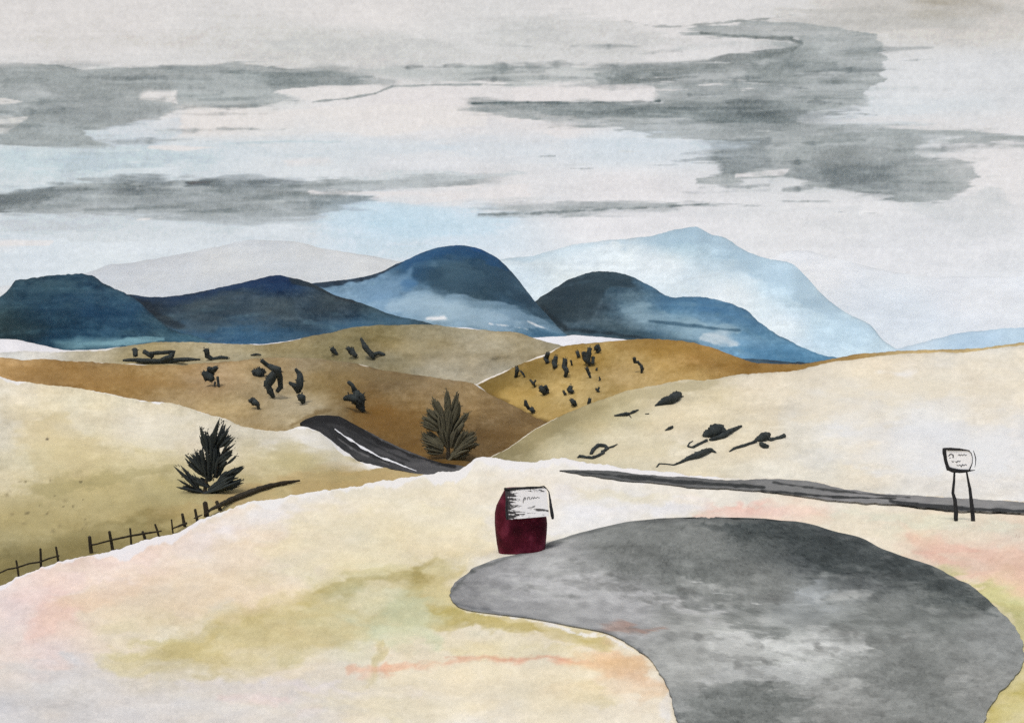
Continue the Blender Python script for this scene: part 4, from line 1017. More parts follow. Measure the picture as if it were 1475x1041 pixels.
# ------------------------------------------------------------------ trees
def blade_pts(a, b, w, D, k, depth=0.0, bend=0.0):
    """leaf-shaped clump from a to b (px), widest w (px)"""
    A = V(a[0], a[1], D); Bv = V(b[0], b[1], D)
    Bv = Bv + Vector((0, depth, 0)); A = A + Vector((0, depth * .25, 0))
    sd = (Bv - A).cross(Vector((0, 1, 0)))
    out = []
    for t, f in ((0, .30), (.2, .62), (.42, .95), (.62, 1.0), (.8, .72), (.93, .36), (1, .08)):
        out.append((A.lerp(Bv, t) + sd * bend * math.sin(math.pi * t), max(w * .5 * f * k, .25 * k)))
    return out


def tree(bv, foot, blades, conv, trunk_top, label, mat, name, defaultD, rep=3, twigs=60):
    fx_, fy_ = conv(*foot)
    h = hit(bv, fx_, fy_); D = h.y if h is not None else defaultD
    k = D / F
    root = empty(name, V(fx_, fy_, D))
    org = root.location.copy()
    tag(root, label, 'tree')
    bm = bmesh.new()
    tx, ty = conv(*trunk_top)
    tube(bm, [(V(fx_, fy_ + 2, D), 3.2 * k), (V(fx_ * .75 + tx * .25, fy_ * .75 + ty * .25, D), 2.4 * k), (V(fx_ * .4 + tx * .6, fy_ * .4 + ty * .6, D), 1.6 * k), (V(tx, ty, D), .6 * k)], 8, 1.0, .08)
    for (a, b, w) in blades:                     # limbs reaching into every clump
        A = conv(*a); Bp = conv(*b)
        dd = random.uniform(-.5, .5) * 14 * k
        tube(bm, [(V(*A, D), 1.1 * k), (V(A[0] * .5 + Bp[0] * .5, A[1] * .5 + Bp[1] * .5, D) + Vector((0, dd * .5, 0)), .6 * k)], 6)
    bmesh.ops.translate(bm, verts=bm.verts, vec=-org)
    finish(bm, 'trunk', M_bark, root)
    bm = bmesh.new()
    s = conv.scale
    fan = []
    for (a, b, w) in blades:
        n = int(w / s / 2.4)
        if n < 2:
            fan.append((a, b, w)); continue
        L = math.hypot(b[0] - a[0], b[1] - a[1]); nx_, ny_ = -(b[1] - a[1]) / L, (b[0] - a[0]) / L
        for i in range(n + 2):
            q = (i + .5) / (n + 2) * 2 - 1 + random.uniform(-.15, .15)
            f = 1 - .20 * q * q - random.uniform(0, .14); o = q * w * .50
            fan.append(((a[0] + nx_ * o * .25, a[1] + ny_ * o * .25), (a[0] + (b[0] - a[0]) * f + nx_ * o, a[1] + (b[1] - a[1]) * f + ny_ * o), w / n * random.uniform(1.3, 2.3)))
        fan.append((a, b, w / n * 1.3))
    for (a, b, w) in fan:
        A = conv(*a); Bp = conv(*b)
        L = math.hypot(A[0] - Bp[0], A[1] - Bp[1]); W = w / s
        tube(bm, blade_pts(A, Bp, W, D, k, random.uniform(-.35, .35) * L * k, random.uniform(-.06, .06)), 6, .6, .14)
        # companions in front of and behind the clump so that the crown has depth
        for r in range(rep):
            sg = -1 if r % 2 else 1
            f = random.uniform(.55, .9); j = W * .22
            A2 = (A[0] + random.uniform(-j, j), A[1] + random.uniform(-j, j)); B2 = (A[0] + (Bp[0] - A[0]) * f + random.uniform(-j, j), A[1] + (Bp[1] - A[1]) * f + random.uniform(-j, j))
            tube(bm, blade_pts(A2, B2, W * random.uniform(.5, .9), D, k, sg * random.uniform(.4, 1.0) * L * k, random.uniform(-.1, .1)), 6, .8, .12)
        # fine leaves roughening the outline
        for _ in range(int(twigs * min(L, 40) / 40)):
            t = random.uniform(.25, 1.0)
            q = V(A[0] + (Bp[0] - A[0]) * t, A[1] + (Bp[1] - A[1]) * t, D)
            d = (V(*Bp, D) - V(*A, D)).normalized()
            side = d.cross(Vector((0, 1, 0))).normalized() * random.choice((-1, 1))
            q = q + side * W * .5 * k * random.uniform(.3, .85) * (1 - .8 * max(0, t - .6)) + Vector((0, random.uniform(-.5, .5) * W * k, 0))
            leaf(bm, q, d * 1.0 + side * random.uniform(.1, .8), random.uniform(2.0, 4.5) * k, random.uniform(.4, .8) * k)
    bmesh.ops.translate(bm, verts=bm.verts, vec=-org)
    finish(bm, 'crown', mat, root)
    return root


def sheet(ox, oy, s):
    f = lambda x, y: (ox + x / s, oy + y / s)
    f.scale = s
    return f


tree(bvC, (400, 890), [((450, 500), (378, 172), 92), ((420, 440), (400, 230), 80), ((470, 480), (594, 84), 46), ((470, 420), (505, 230), 66), ((520, 400), (650, 212), 38), ((560, 400), (695, 285), 40), ((580, 480), (750, 290), 30), ((520, 580), (724, 420), 52),
                       ((620, 590), (750, 480), 30), ((560, 620), (640, 520), 40), ((440, 720), (215, 470), 150), ((430, 700), (330, 410), 150), ((410, 640), (245, 520), 110), ((330, 850), (110, 590), 66), ((320, 850), (125, 735), 26), ((395, 876), (130, 815), 50),
                       ((445, 820), (300, 708), 62), ((400, 895), (840, 735), 112), ((450, 850), (760, 690), 80), ((560, 760), (815, 595), 52), ((450, 760), (455, 330), 150), ((500, 680), (490, 290), 100), ((520, 720), (580, 480), 80), ((460, 700), (400, 480), 120), ((540, 780), (690, 640), 60)],
     sheet(240, 590, 7.375), (490, 330), 'spiky dark grey tree with fan-like leaves standing above the fence', M_ink, 'spiky_tree', 60, rep=1, twigs=7)

tree(bvD, (490, 905), [((480, 500), (462, 128), 60), ((500, 480), (598, 168), 66), ((450, 500), (318, 230), 84), ((430, 520), (240, 360), 100), ((400, 560), (200, 440), 80), ((380, 600), (195, 500), 60), ((520, 560), (615, 285), 52), ((540, 600), (718, 390), 66), ((560, 660), (660, 460), 52),
                       ((470, 700), (470, 330), 120), ((500, 700), (520, 350), 90), ((430, 700), (370, 380), 110), ((440, 760), (190, 610), 120), ((440, 800), (195, 690), 110), ((430, 830), (225, 790), 80), ((560, 800), (790, 600), 170), ((560, 820), (800, 680), 150), ((560, 800), (700, 580), 150),
                       ((620, 780), (832, 738), 50), ((500, 900), (730, 810), 120), ((500, 890), (640, 780), 110), ((480, 780), (420, 560), 90), ((520, 780), (590, 560), 70), ((460, 960), (560, 880), 40)],
     sheet(580, 540, 7.436), (480, 300), 'bushy olive-grey tree with brushy branches beside the end of the left road', M_ink3, 'bushy_tree', 118, rep=1, twigs=7)


# ------------------------------------------------------------------ fence
def zf(x, y):
    return (x / 3.352, 680 + y / 3.352)


def build_fence():
    posts = [((78, 425), (92, 515), 4.2), ((195, 368), (198, 468), 5), ((270, 360), (282, 430), 4.6), ((432, 310), (442, 390), 7.5), ((528, 285), (545, 375), 6.5), ((628, 270), (634, 350), 4.5), ((688, 285), (702, 322), 6), ((748, 250), (768, 308), 4.5),
             ((828, 228), (836, 295), 3.6), ((880, 200), (893, 262), 6.5), ((942, 178), (955, 238), 6), ((990, 145), (998, 215), 11), ((1045, 140), (1065, 185), 8)]
    p0 = zf(442, 390); h0 = hit(bvC, *p0); org = h0 if h0 is not None else V(*p0, 45)
    root = empty('fence', org)
    tag(root, 'dark wooden post and rail fence following the near edge of the left slope', 'fence')
    Ds = []
    for (a, b, r) in posts:
        A = zf(*a); B = zf(*b)
        h = hit(bvC, *B); D = h.y if h is not None else 50
        Ds.append((b[0], D)); k = D / F
        bm = bmesh.new()
        m = ((A[0] + B[0]) / 2 + random.uniform(-.4, .4), (A[1] + B[1]) / 2)
        R = r / 3.352 * k * 1.15
        tube(bm, [(V(*A, D), R * .9), (V(*m, D), R), (V(B[0], B[1] + 1.5, D), R * 1.05)], 8, 1.0, .1)
        bmesh.ops.translate(bm, verts=bm.verts, vec=-org)
        finish(bm, 'post', M_wood, root)
    dx_, dD = zip(*Ds)
    def Dat(x):
        if x > dx_[-1] + 20:
            yy = float(np.interp(x, [1020, 1060, 1120, 1190, 1250, 1310, 1380, 1448], [178, 160, 130, 103, 80, 64, 50, 40]))
            hh = hit(bvC, *zf(x, yy + 12))
            if hh is not None:
                return hh.y
        if x > dx_[-1]:
            return dD[-1]
        if x < dx_[0]:
            return dD[0] - (dx_[0] - x) / 100 * 1.6
        return float(np.interp(x, dx_, dD))
    rails = [[(-40, 498, 4), (0, 485, 4), (35, 468, 4.5), (80, 460, 4), (140, 440, 4), (195, 432, 4.5), (235, 416, 4), (285, 402, 3)],
             [(436, 352, 4), (470, 345, 3.5), (545, 325, 4), (634, 306, 5), (700, 295, 5), (780, 283, 3)], [(830, 272, 3), (866, 258, 5), (900, 246, 6)], [(938, 222, 3), (955, 214, 5), (975, 205, 3)],
             [(990, 202, 6), (1020, 178, 7), (1060, 160, 11), (1120, 130, 14), (1190, 103, 15), (1250, 80, 12), (1310, 64, 11), (1380, 50, 9), (1448, 40, 4)]]
    for rl in rails:
        bm = bmesh.new()
        tube(bm, [(V(*zf(x, y), Dat(x) - .05), r / 3.352 * Dat(x) / F * 1.1) for x, y, r in rl], 8, .8, .12)
        bmesh.ops.translate(bm, verts=bm.verts, vec=-org)
        finish(bm, 'rail', M_wood, root)


build_fence()


# ------------------------------------------------------------------ slabs cut from an outline
def slab(outline, D, y0, y1, name, mat, parent, org, bevel=0.0, lean=0.0, zc=0.0):
    """solid board: outline in px seen at distance D, thickness from y0 to y1 (metres, + away)"""
    bm = bmesh.new()
    f = [bm.verts.new(V(x, y, D) + Vector((0, y0, 0))) for x, y in outline]
    face = bm.faces.new(f)
    ex = bmesh.ops.extrude_face_region(bm, geom=[face])
    vs = [v for v in ex['geom'] if isinstance(v, bmesh.types.BMVert)]
    bmesh.ops.translate(bm, verts=vs, vec=(0, y1 - y0, 0))
    if lean:
        for v in bm.verts: v.co.y += lean * (v.co.z - zc)
    bmesh.ops.recalc_face_normals(bm, faces=bm.faces)
    if bevel:
        bmesh.ops.bevel(bm, geom=[e for e in bm.edges], offset=bevel, segments=3, profile=.55, affect='EDGES', clamp_overlap=True)
    bmesh.ops.translate(bm, verts=bm.verts, vec=-org)
    me = bpy.data.meshes.new(name); bm.to_mesh(me); bm.free()
    return link(name, me, mat, parent)


# ------------------------------------------------------------------ road sign on the right
def build_sign():
    s6 = lambda x, y: (1330 + x / 8.01, 630 + y / 8.01)
    D = EYE * F / (750.5 - HOR); k = D / F
    org = V(*s6(480, 962), D)
    root = empty('road_sign', org)
    tag(root, 'white roadside sign with thick dark frame on two leaning posts', 'sign')
    r = lambda v: v / 8.01 * k
    out = [(245, 140), (420, 138), (520, 148), (556, 185), (560, 240), (556, 300), (530, 372), (420, 384), (300, 372), (270, 330), (255, 250)]
    board = slab([s6(*p) for p in out], D, 0.0, 0.025, 'board', M_board, root, org, bevel=0.004)
    bm = bmesh.new()
    P = lambda x, y, w, dy=-.012: (V(*s6(x, y), D) + Vector((0, dy, 0)), r(w))
    tube(bm, [P(222, 128, 9), P(300, 132, 17), P(420, 137, 13), P(470, 142, 9), P(530, 150, 5)], 10, .6, .08)
    tube(bm, [P(238, 128, 20), P(240, 180, 24), P(252, 250, 19), P(266, 310, 20), P(290, 370, 24)], 10, .6, .08)
    tube(bm, [P(276, 352, 20), P(330, 376, 26), P(420, 388, 22), P(500, 384, 17), P(545, 380, 8), P(592, 376, 4)], 10, .6, .08)
    tube(bm, [P(520, 150, 4), P(552, 180, 4), P(566, 240, 4), P(560, 300, 5), P(530, 372, 8)], 8, .6, .06)
    tube(bm, [P(574, 150, 3), P(590, 195, 6), P(602, 245, 6), P(598, 310, 4), P(590, 345, 2)], 8, .6, .06)
    bmesh.ops.translate(bm, verts=bm.verts, vec=-org)
    finish(bm, 'frame', M_black, root)
    for pts in ([(366, 405, 11), (362, 500, 14), (348, 640, 17), (372, 720, 21), (384, 850, 25), (384, 955, 24)], [(508, 398, 10), (526, 500, 13), (545, 590, 17), (560, 720, 20), (574, 850, 24), (582, 965, 24)]):
        bm = bmesh.new()
        tube(bm, [P(*p, dy=.03) for p in pts], 10, .9, .06)
        bmesh.ops.translate(bm, verts=bm.verts, vec=-org)
        finish(bm, 'post', M_black, root)
    ML = plain_mat('grey_lettering', (96, 96, 98), .7, .2, 10)
    for st in ([(292, 212, 6), (308, 192, 7), (330, 192, 6), (345, 205, 8), (342, 232, 7)], [(400, 206, 3), (412, 192, 4), (424, 210, 4), (440, 192, 3), (454, 208, 4), (470, 190, 3), (484, 206, 4), (500, 196, 3)], [(300, 236, 3), (318, 232, 3)], [(326, 264, 3), (340, 284, 4), (356, 270, 3)], [(370, 276, 4), (386, 286, 6), (398, 266, 4), (414, 278, 4), (430, 264, 3)],
               [(384, 312, 4), (402, 326, 3), (420, 312, 4), (438, 334, 6), (452, 308, 5), (468, 324, 4), (484, 308, 4), (500, 318, 3)]):
        bm = bmesh.new()
        tube(bm, [P(x, y, w, dy=-.003) for x, y, w in st], 6, .5)
        bmesh.ops.translate(bm, verts=bm.verts, vec=-org)
        finish(bm, 'lettering', ML, board)


build_sign()


# ------------------------------------------------------------------ dark red bin with white notice lid
def build_bin():
    s5 = lambda x, y: (690 + x / 8.008, 680 + y / 8.008)
    D = float(Dfg(*s5(225, 945))); k = D / F
    org = V(*s5(450, 915), D)
    root = empty('roadside_bin', org)
    tag(root, 'dark red roadside bin with a sloping white lettered lid at the edge of the tarmac', 'bin')
    out = [(300, 196), (250, 290), (198, 395), (180, 480), (178, 600), (186, 700), (200, 830), (222, 948), (300, 945), (400, 925), (520, 908), (640, 894), (710, 876), (776, 842), (786, 700), (792, 600), (782, 520), (765, 470), (740, 300), (730, 196)]
    m = bpy.data.materials.new('maroon_paint'); m.use_nodes = True
    nt = m.node_tree; N = nt.nodes; L = nt.links; bs = N['Principled BSDF']; bs.inputs['Roughness'].default_value = .75; bs.inputs['Specular IOR Level'].default_value = .15
    tc = N.new('ShaderNodeTexCoord'); n = N.new('ShaderNodeTexNoise'); n.inputs['Scale'].default_value = 4.5; n.inputs['Detail'].default_value = 5; n.inputs['Roughness'].default_value = .55
    L.new(tc.outputs['Object'], n.inputs['Vector']); cr = N.new('ShaderNodeValToRGB')
    e = cr.color_ramp.elements; e[0].position = .36; e[0].color = (*lin((60, 6, 20)), 1); e[1].position = .72; e[1].color = (*lin((116, 44, 62)), 1)
    e2 = cr.color_ramp.elements.new(.52); e2.color = (*lin((80, 14, 32)), 1)
    L.new(n.outputs['Fac'], cr.inputs['Fac']); L.new(cr.outputs['Color'], bs.inputs['Base Color'])
    hs = np.array([190, 196, 210, 240, 290, 340, 395, 440, 480, 540, 600, 660, 720, 780, 830, 880, 930, 955.])
    le = np.interp(hs, [190, 196, 290, 395, 480, 600, 700, 830, 955], [330, 300, 250, 197, 178, 176, 184, 200, 224])
    ri = np.interp(hs, [190, 196, 300, 470, 520, 600, 700, 830, 955], [705, 735, 745, 768, 784, 794, 790, 778, 766])
    bm = bmesh.new(); rings = []
    for y, l_, r_ in zip(hs, le, ri):
        a0 = V(*s5(l_, y), D); a1 = V(*s5(r_, y), D); c = (a0 + a1) / 2; hw = (a1.x - a0.x) / 2
        ring = []
        for q in range(40):                                   # rounded-square plan
            t = 2 * math.pi * q / 40; cs, sn = math.cos(t), math.sin(t)
            ring.append(bm.verts.new((c.x + hw * math.copysign(abs(cs) ** .6, cs), D + .28 + .28 * math.copysign(abs(sn) ** .6, sn) * hw / .3, c.z)))
        rings.append(ring)
    for r0, r1 in zip(rings[:-1], rings[1:]):
        for q in range(40): bm.faces.new((r0[q], r0[(q + 1) % 40], r1[(q + 1) % 40], r1[q]))
    bm.faces.new(rings[0]); bm.faces.new(rings[-1][::-1])
    bmesh.ops.translate(bm, verts=bm.verts, vec=-org)
    finish(bm, 'body', m, root)
    # lid: a sloping white board, its face subdivided for the dry black smears it carries
    nx, ny = 120, 80
    TL, TR, BR, BL = (300, 192), (775, 176), (808, 505), (318, 548)
    u = np.linspace(0, 1, nx)[None]; v = np.linspace(0, 1, ny)[:, None]
    zx = (TL[0] * (1 - u) + TR[0] * u) * (1 - v) + (BL[0] * (1 - u) + BR[0] * u) * v
    zy = (TL[1] * (1 - u) + TR[1] * u) * (1 - v) + (BL[1] * (1 - u) + BR[1] * u) * v
    zy = zy + np.where(v > .98, 1, 0) * 0
    px = 690 + zx / 8.008; py = 680 + zy / 8.008
    rgb = np.ones(px.shape + (3,)) * np.array([240, 237, 234.])
    streak = fbm(zx / 120.0, zy / 14.0, 4, 5.0); fine = fbm(zx / 16.0, zy / 8.0, 3, 6.0)
    dark = sstep(-.12, .12, (.25 - u) * 2.2 + .30 * streak + .16 * fine - .08 * np.sin(v * 3.1))
    dark = np.maximum(dark, sstep(.0, .12, (.10 - v) * 4 + .4 * streak + .2 * fine - .25 * u))
    dark = np.maximum(dark, .85 * sstep(.05, .25, .32 - np.abs(v - .82) * 5 + .7 * streak - .35 * np.abs(u - .8) * 2))
    rgb = rgb * (1 - .86 * dark[..., None]) + np.array([34, 32, 32.]) * .86 * dark[..., None]
    Dl = D - 0.10 - 0.10 * (v - .0) + 0 * px
    fv = np.stack([(px - CX) / F * Dl, Dl, EYE - (py - HOR) / F * Dl], -1)
    bv_ = fv + np.array([0, 0.03, 0.0])
    q = gridquads(ny, nx); n0 = nx * ny
    idx = np.arange(n0).reshape(ny, nx)
    ring = np.concatenate([idx[0, :], idx[1:, -1], idx[-1, ::-1][1:], idx[::-1, 0][1:-1]])
    qs = np.stack([ring, np.roll(ring, -1), n0 + np.roll(ring, -1), n0 + ring], -1)
    allv = np.concatenate([fv.reshape(-1, 3), bv_.reshape(-1, 3)], 0) - np.array(org)
    me = npmesh('lid', allv, np.concatenate([q, q[:, ::-1] + n0, qs[:, ::-1]], 0), np.concatenate([rgb.reshape(-1, 3)] * 2, 0), GAIN, smooth=False)
    lid = link('lid', me, pigment_mat('smeared_white_lid', 0.01, 0.03, 0.05, .7), root)
    P = lambda x, y, w, v_: (V(*s5(x, y), D - .10 - .10 * v_) + Vector((0, -.006, 0)), w / 8.008 * k)
    bm = bmesh.new()
    tube(bm, [P(294, 190, 16, 0), P(330, 196, 15, 0), P(450, 184, 13, 0), P(600, 172, 11, 0), P(700, 172, 10, 0), P(745, 162, 9, 0), P(775, 182, 6, 0)], 8, .8, .1)
    tube(bm, [P(775, 182, 4, 0), P(806, 225, 6, .15), P(818, 300, 11, .35), P(830, 400, 17, .65), P(842, 480, 20, .9), P(850, 535, 14, 1)], 8, .8, .08)
    tube(bm, [P(318, 300, 9, .3), P(314, 420, 12, .65), P(322, 545, 10, 1)], 8, .8, .15)
    bmesh.ops.translate(bm, verts=bm.verts, vec=-org)
    finish(bm, 'lid_frame', M_black, root)
    ML = plain_mat('bin_grey_lettering', (120, 118, 118), .7, .2, 10)
    for st in ([(508, 350, 4), (512, 312, 5), (528, 286, 5), (540, 300, 4), (524, 318, 3)], [(556, 318, 3), (560, 290, 4), (580, 284, 4), (582, 312, 3)], [(596, 312, 3), (606, 292, 4), (622, 286, 3), (626, 306, 4), (640, 284, 4), (654, 300, 3), (672, 284, 4), (698, 296, 3)],
               [(560, 408, 3), (600, 406, 4), (640, 398, 4)], [(616, 392, 2), (650, 384, 3)]):
        bm = bmesh.new()
        tube(bm, [P(x, y, w, (y - 185) / 350) for x, y, w in st], 6, .4)
        bmesh.ops.translate(bm, verts=bm.verts, vec=-org)
        finish(bm, 'lettering', ML, lid)


build_bin()


# ------------------------------------------------------------------ sky
def build_sky():
    R = 60000.0
    xs = np.concatenate([np.array([-9000, -6000, -4200, -3000, -2200, -1600, -1200, -900, -700, -500, -350, -240, -160, -100, -60]), np.arange(-30, 1506, 1.7), np.array([1540, 1600, 1680, 1780, 1900, 2050, 2250, 2600, 3100, 3800, 4800, 6500, 10000])])
    ys = np.concatenate([np.array([-30000, -12000, -7000, -4500, -3000, -2200, -1600, -1200, -900, -650, -450, -300, -200, -120, -60, -25]), np.arange(-10, 545, 1.6), np.array([560, 600, 640, 680])])
    px, py = np.meshgrid(xs, ys)
    W_ = (224, 220, 219)
    rgb = field(px, py, [(100, 20, (217, 213, 211)), (500, 20, (221, 217, 215)), (900, 20, (219, 216, 215)), (1400, 20, (205, 202, 198)), (450, 60, (205, 204, 202)), (700, 70, (212, 211, 210)), (300, 175, (223, 218, 215)), (600, 150, (224, 219, 218)),
                         (800, 170, (224, 219, 218)), (120, 230, (203, 211, 215)), (300, 220, (207, 214, 219)), (420, 230, (214, 218, 221)), (600, 250, (218, 219, 222)), (900, 215, (212, 218, 223)), (900, 270, (222, 219, 220)), (700, 280, (222, 219, 219)),
                         (560, 320, (204, 216, 226)), (680, 330, (208, 218, 226)), (400, 330, (212, 218, 223)), (200, 345, (214, 220, 225)), (60, 370, (212, 219, 225)), (900, 320, (226, 224, 226)), (1200, 320, (222, 221, 222)), (1300, 170, (214, 217, 220)),
                         (1400, 120, (215, 216, 218)), (1440, 240, (222, 219, 219)), (1300, 350, (221, 221, 224)), (1400, 460, (220, 223, 228)), (1200, 230, (205, 207, 208)), (150, 380, (216, 222, 226)), (700, 420, (218, 224, 230)), (0, 480, (226, 226, 228)),
                         (-3000, 100, (210, 208, 207)), (4500, 100, (210, 208, 207)), (700, -3000, (212, 212, 213))], ay=2.6, e=900, p=1.8)
    st = fbm(px / 150.0, py / 9.0, 5, 4.0); st2 = fbm(px / 60.0, py / 30.0, 5, 9.0)
    rgb = rgb + (3.0 * st + 2.5 * st2)[..., None] * np.array([1.05, 1.0, .95])
    B = lambda *a, **k: blotch(rgb, px, py, *a, **{**dict(sx=70.0, sy=7.0), **k})
    # soft pale veils
    B('p', [(380, 60), (430, 46), (560, 44), (620, 60), (700, 72), (640, 85), (500, 82), (400, 78)], (198, 199, 198), .6, 12, 8, seed=1)
    B('p', [(20, 50), (160, 44), (300, 52), (280, 66), (80, 68)], (206, 203, 200), .6, 10, 8, seed=2)
    B('p', [(520, 100), (600, 92), (740, 96), (860, 92), (900, 100), (860, 118), (740, 121), (600, 122), (560, 118)], (186, 190, 189), .85, 4, 5, seed=3)
    B('p', [(700, 40), (790, 20), (900, 30), (960, 62), (1000, 66), (870, 96), (780, 100), (720, 90)], (196, 197, 196), .6, 14, 10, seed=4)
    B('p', [(1120, 20), (1240, 12), (1360, 6), (1400, 30), (1330, 44), (1200, 40), (1110, 36)], (192, 191, 188), .7, 12, 8, seed=5)
    B('e', (1352, 4, 26, 8, 0), (150, 140, 120), .6, 7, 5, seed=6)
    B('e', (1330, 12, 90, 14, 0), (182, 178, 172), .5, 12, 8, seed=46)
    # upper left bank
    B('p', [(-400, 90), (0, 93), (80, 92), (120, 101), (200, 96), (340, 90), (400, 96), (520, 103), (565, 120), (530, 124), (470, 124), (405, 128), (395, 134), (435, 146), (400, 154), (270, 154), (256, 158), (228, 172), (190, 178), (120, 189), (165, 212), (80, 211), (0, 206), (-400, 205)],
      (160, 165, 165), .92, 2.2, 4, seed=7, streak=.12, rim=.08)
    B('p', [(0, 105), (100, 104), (240, 110), (250, 128), (160, 140), (80, 140), (0, 135)], (146, 151, 151), .55, 9, 7, seed=8)
    B('p', [(330, 104), (480, 104), (555, 119), (480, 122), (390, 124), (350, 120)], (122, 130, 131), .6, 5, 4, seed=9)
    B('p', [(70, 148), (150, 145), (250, 152), (225, 172), (120, 186), (60, 178)], (146, 151, 152), .6, 7, 6, seed=10)
    B('p', [(255, 128), (380, 125), (395, 134), (425, 146), (300, 152), (258, 150)], (186, 191, 191), .75, 5, 4, seed=11)
    B('e', (330, 112, 60, 12, 0), (180, 185, 185), .5, 9, 6, seed=47)
    B('p', [(195, 145), (213, 131), (255, 130), (255, 149), (225, 146)], (224, 220, 218), .95, 1.4, 1.5, seed=12)
    B('p', [(-60, 141), (0, 142), (32, 147), (0, 150), (-60, 150)], (222, 218, 215), .95, 1.4, 1.5, seed=13)
    B('p', [(-60, 168), (0, 168), (38, 172), (22, 182), (12, 192), (-60, 195)], (222, 218, 215), .85, 2.5, 2.5, seed=14)
    B('p', [(398, 131), (420, 126), (480, 123), (545, 122), (562, 127), (520, 138), (470, 146), (440, 144), (425, 138)], (224, 220, 218), .95, 1.2, 1.2, seed=15)
    brush(rgb, px, py, [(450, 147, .8), (500, 142, 1.4), (540, 135, 1.8), (565, 125, 1.2), (610, 123, .8), (700, 122, 1.2), (740, 123, .6)], (150, 156, 156), .8, 1.0, .8)
    B('p', [(258, 163), (300, 160), (430, 156), (700, 152), (700, 180), (560, 196), (400, 190), (262, 190)], (226, 221, 218), .8, 3, 4, seed=16)
    B('p', [(120, 190), (228, 174), (258, 165), (262, 192), (225, 215), (160, 212)], (204, 210, 216), .8, 4, 4, seed=17)
    brush(rgb, px, py, [(310, 208, .8), (400, 204, 1.4), (500, 205, .8)], (190, 200, 204), .7, 1.2, 1, seed=3)
    B('p', [(60, 228), (140, 215), (240, 218), (300, 226), (220, 240), (90, 244)], (184, 196, 201), .7, 6, 7, seed=18)
    B('p', [(220, 212), (320, 208), (440, 214), (540, 206), (600, 214), (500, 224), (360, 226), (250, 222)], (204, 211, 216), .6, 5, 5, seed=48)
    B('p', [(405, 230), (470, 229), (480, 234), (415, 237)], (228, 222, 220), .9, 1.2, 1.5, seed=19)
    B('p', [(215, 212), (250, 208), (320, 212), (260, 218)], (226, 221, 219), .85, 2, 2, seed=20)
    B('e', (40, 232, 60, 14, 0), (192, 206, 212), .5, 12, 7, seed=49)
    # mid left dark bank
    B('p', [(-400, 288), (0, 281), (60, 272), (115, 262), (180, 258), (222, 266), (262, 257), (380, 260), (470, 258), (520, 262), (690, 248), (740, 250), (640, 268), (520, 272), (530, 288), (470, 304), (440, 313), (330, 318), (240, 312), (150, 310), (60, 306), (0, 305), (-400, 310)],
      (152, 157, 158), .85, 4, 6, seed=21, streak=.2)
    B('p', [(500, 256), (600, 250), (740, 246), (760, 252), (640, 266), (520, 274), (480, 270)], (200, 205, 207), .7, 4, 5, seed=22)
    B('p', [(-60, 286), (20, 279), (100, 268), (120, 272), (60, 290), (40, 302), (-60, 305)], (104, 110, 112), .75, 5, 5, seed=23)
    B('e', (203, 270, 26, 9, -5), (70, 76, 79), .75, 7, 6, seed=24)
    B('p', [(262, 260), (300, 257), (380, 258), (430, 266), (360, 268), (270, 267)], (66, 74, 78), .8, 4, 4, seed=25)
    B('e', (350, 290, 90, 18, 0), (146, 150, 150), .5, 10, 8, seed=26)
    B('p', [(445, 282), (540, 281), (545, 288), (480, 298), (448, 302)], (130, 136, 138), .7, 4, 4, seed=27)
    B('e', (150, 300, 110, 10, 0), (176, 179, 180), .5, 8, 6, seed=50)
    B('p', [(448, 277), (560, 276), (760, 266), (760, 284), (600, 292), (545, 286), (530, 280)], (225, 220, 219), .85, 3, 4, seed=28)
    B('p', [(330, 316), (440, 312), (470, 308), (450, 320), (360, 326)], (166, 171, 173), .6, 5, 4, seed=29)
    B('p', [(0, 312), (120, 312), (180, 318), (150, 334), (60, 336), (0, 332)], (190, 193, 195), .6, 6, 6, seed=30)
    B('p', [(-60, 340), (0, 345), (78, 343), (72, 356), (0, 358), (-60, 358)], (224, 220, 219), .9, 2, 3, seed=31)
    B('p', [(76, 340), (150, 325), (180, 312), (350, 318), (340, 335), (250, 340), (120, 348)], (198, 203, 206), .6, 8, 7, seed=32)
    B('p', [(195, 315), (245, 310), (243, 314), (200, 318)], (226, 222, 220), .85, 1, 1.5, seed=33)
    B('p', [(450, 318), (520, 300), (680, 298), (760, 312), (700, 342), (560, 350), (470, 345)], (196, 214, 228), .6, 12, 10, seed=34)
    B('e', (580, 322, 50, 14, -5), (186, 208, 222), .5, 14, 8, seed=35)
    # streak above the summits
    B('p', [(660, 299), (720, 294), (860, 291), (1000, 291), (1045, 295), (960, 302), (830, 309), (720, 312), (690, 310), (740, 304)], (162, 167, 168), .85, 2.5, 4, seed=36, streak=.25)
    brush(rgb, px, py, [(690, 309, 1), (760, 308, 1.6), (850, 303, 1.4), (950, 298, 1.2), (1020, 294, .6)], (118, 125, 126), .75, 1.4, 1.4, seed=5)
    B('p', [(1000, 306), (1080, 296), (1240, 298), (1240, 312), (1120, 308)], (210, 211, 213), .6, 5, 5, seed=37)
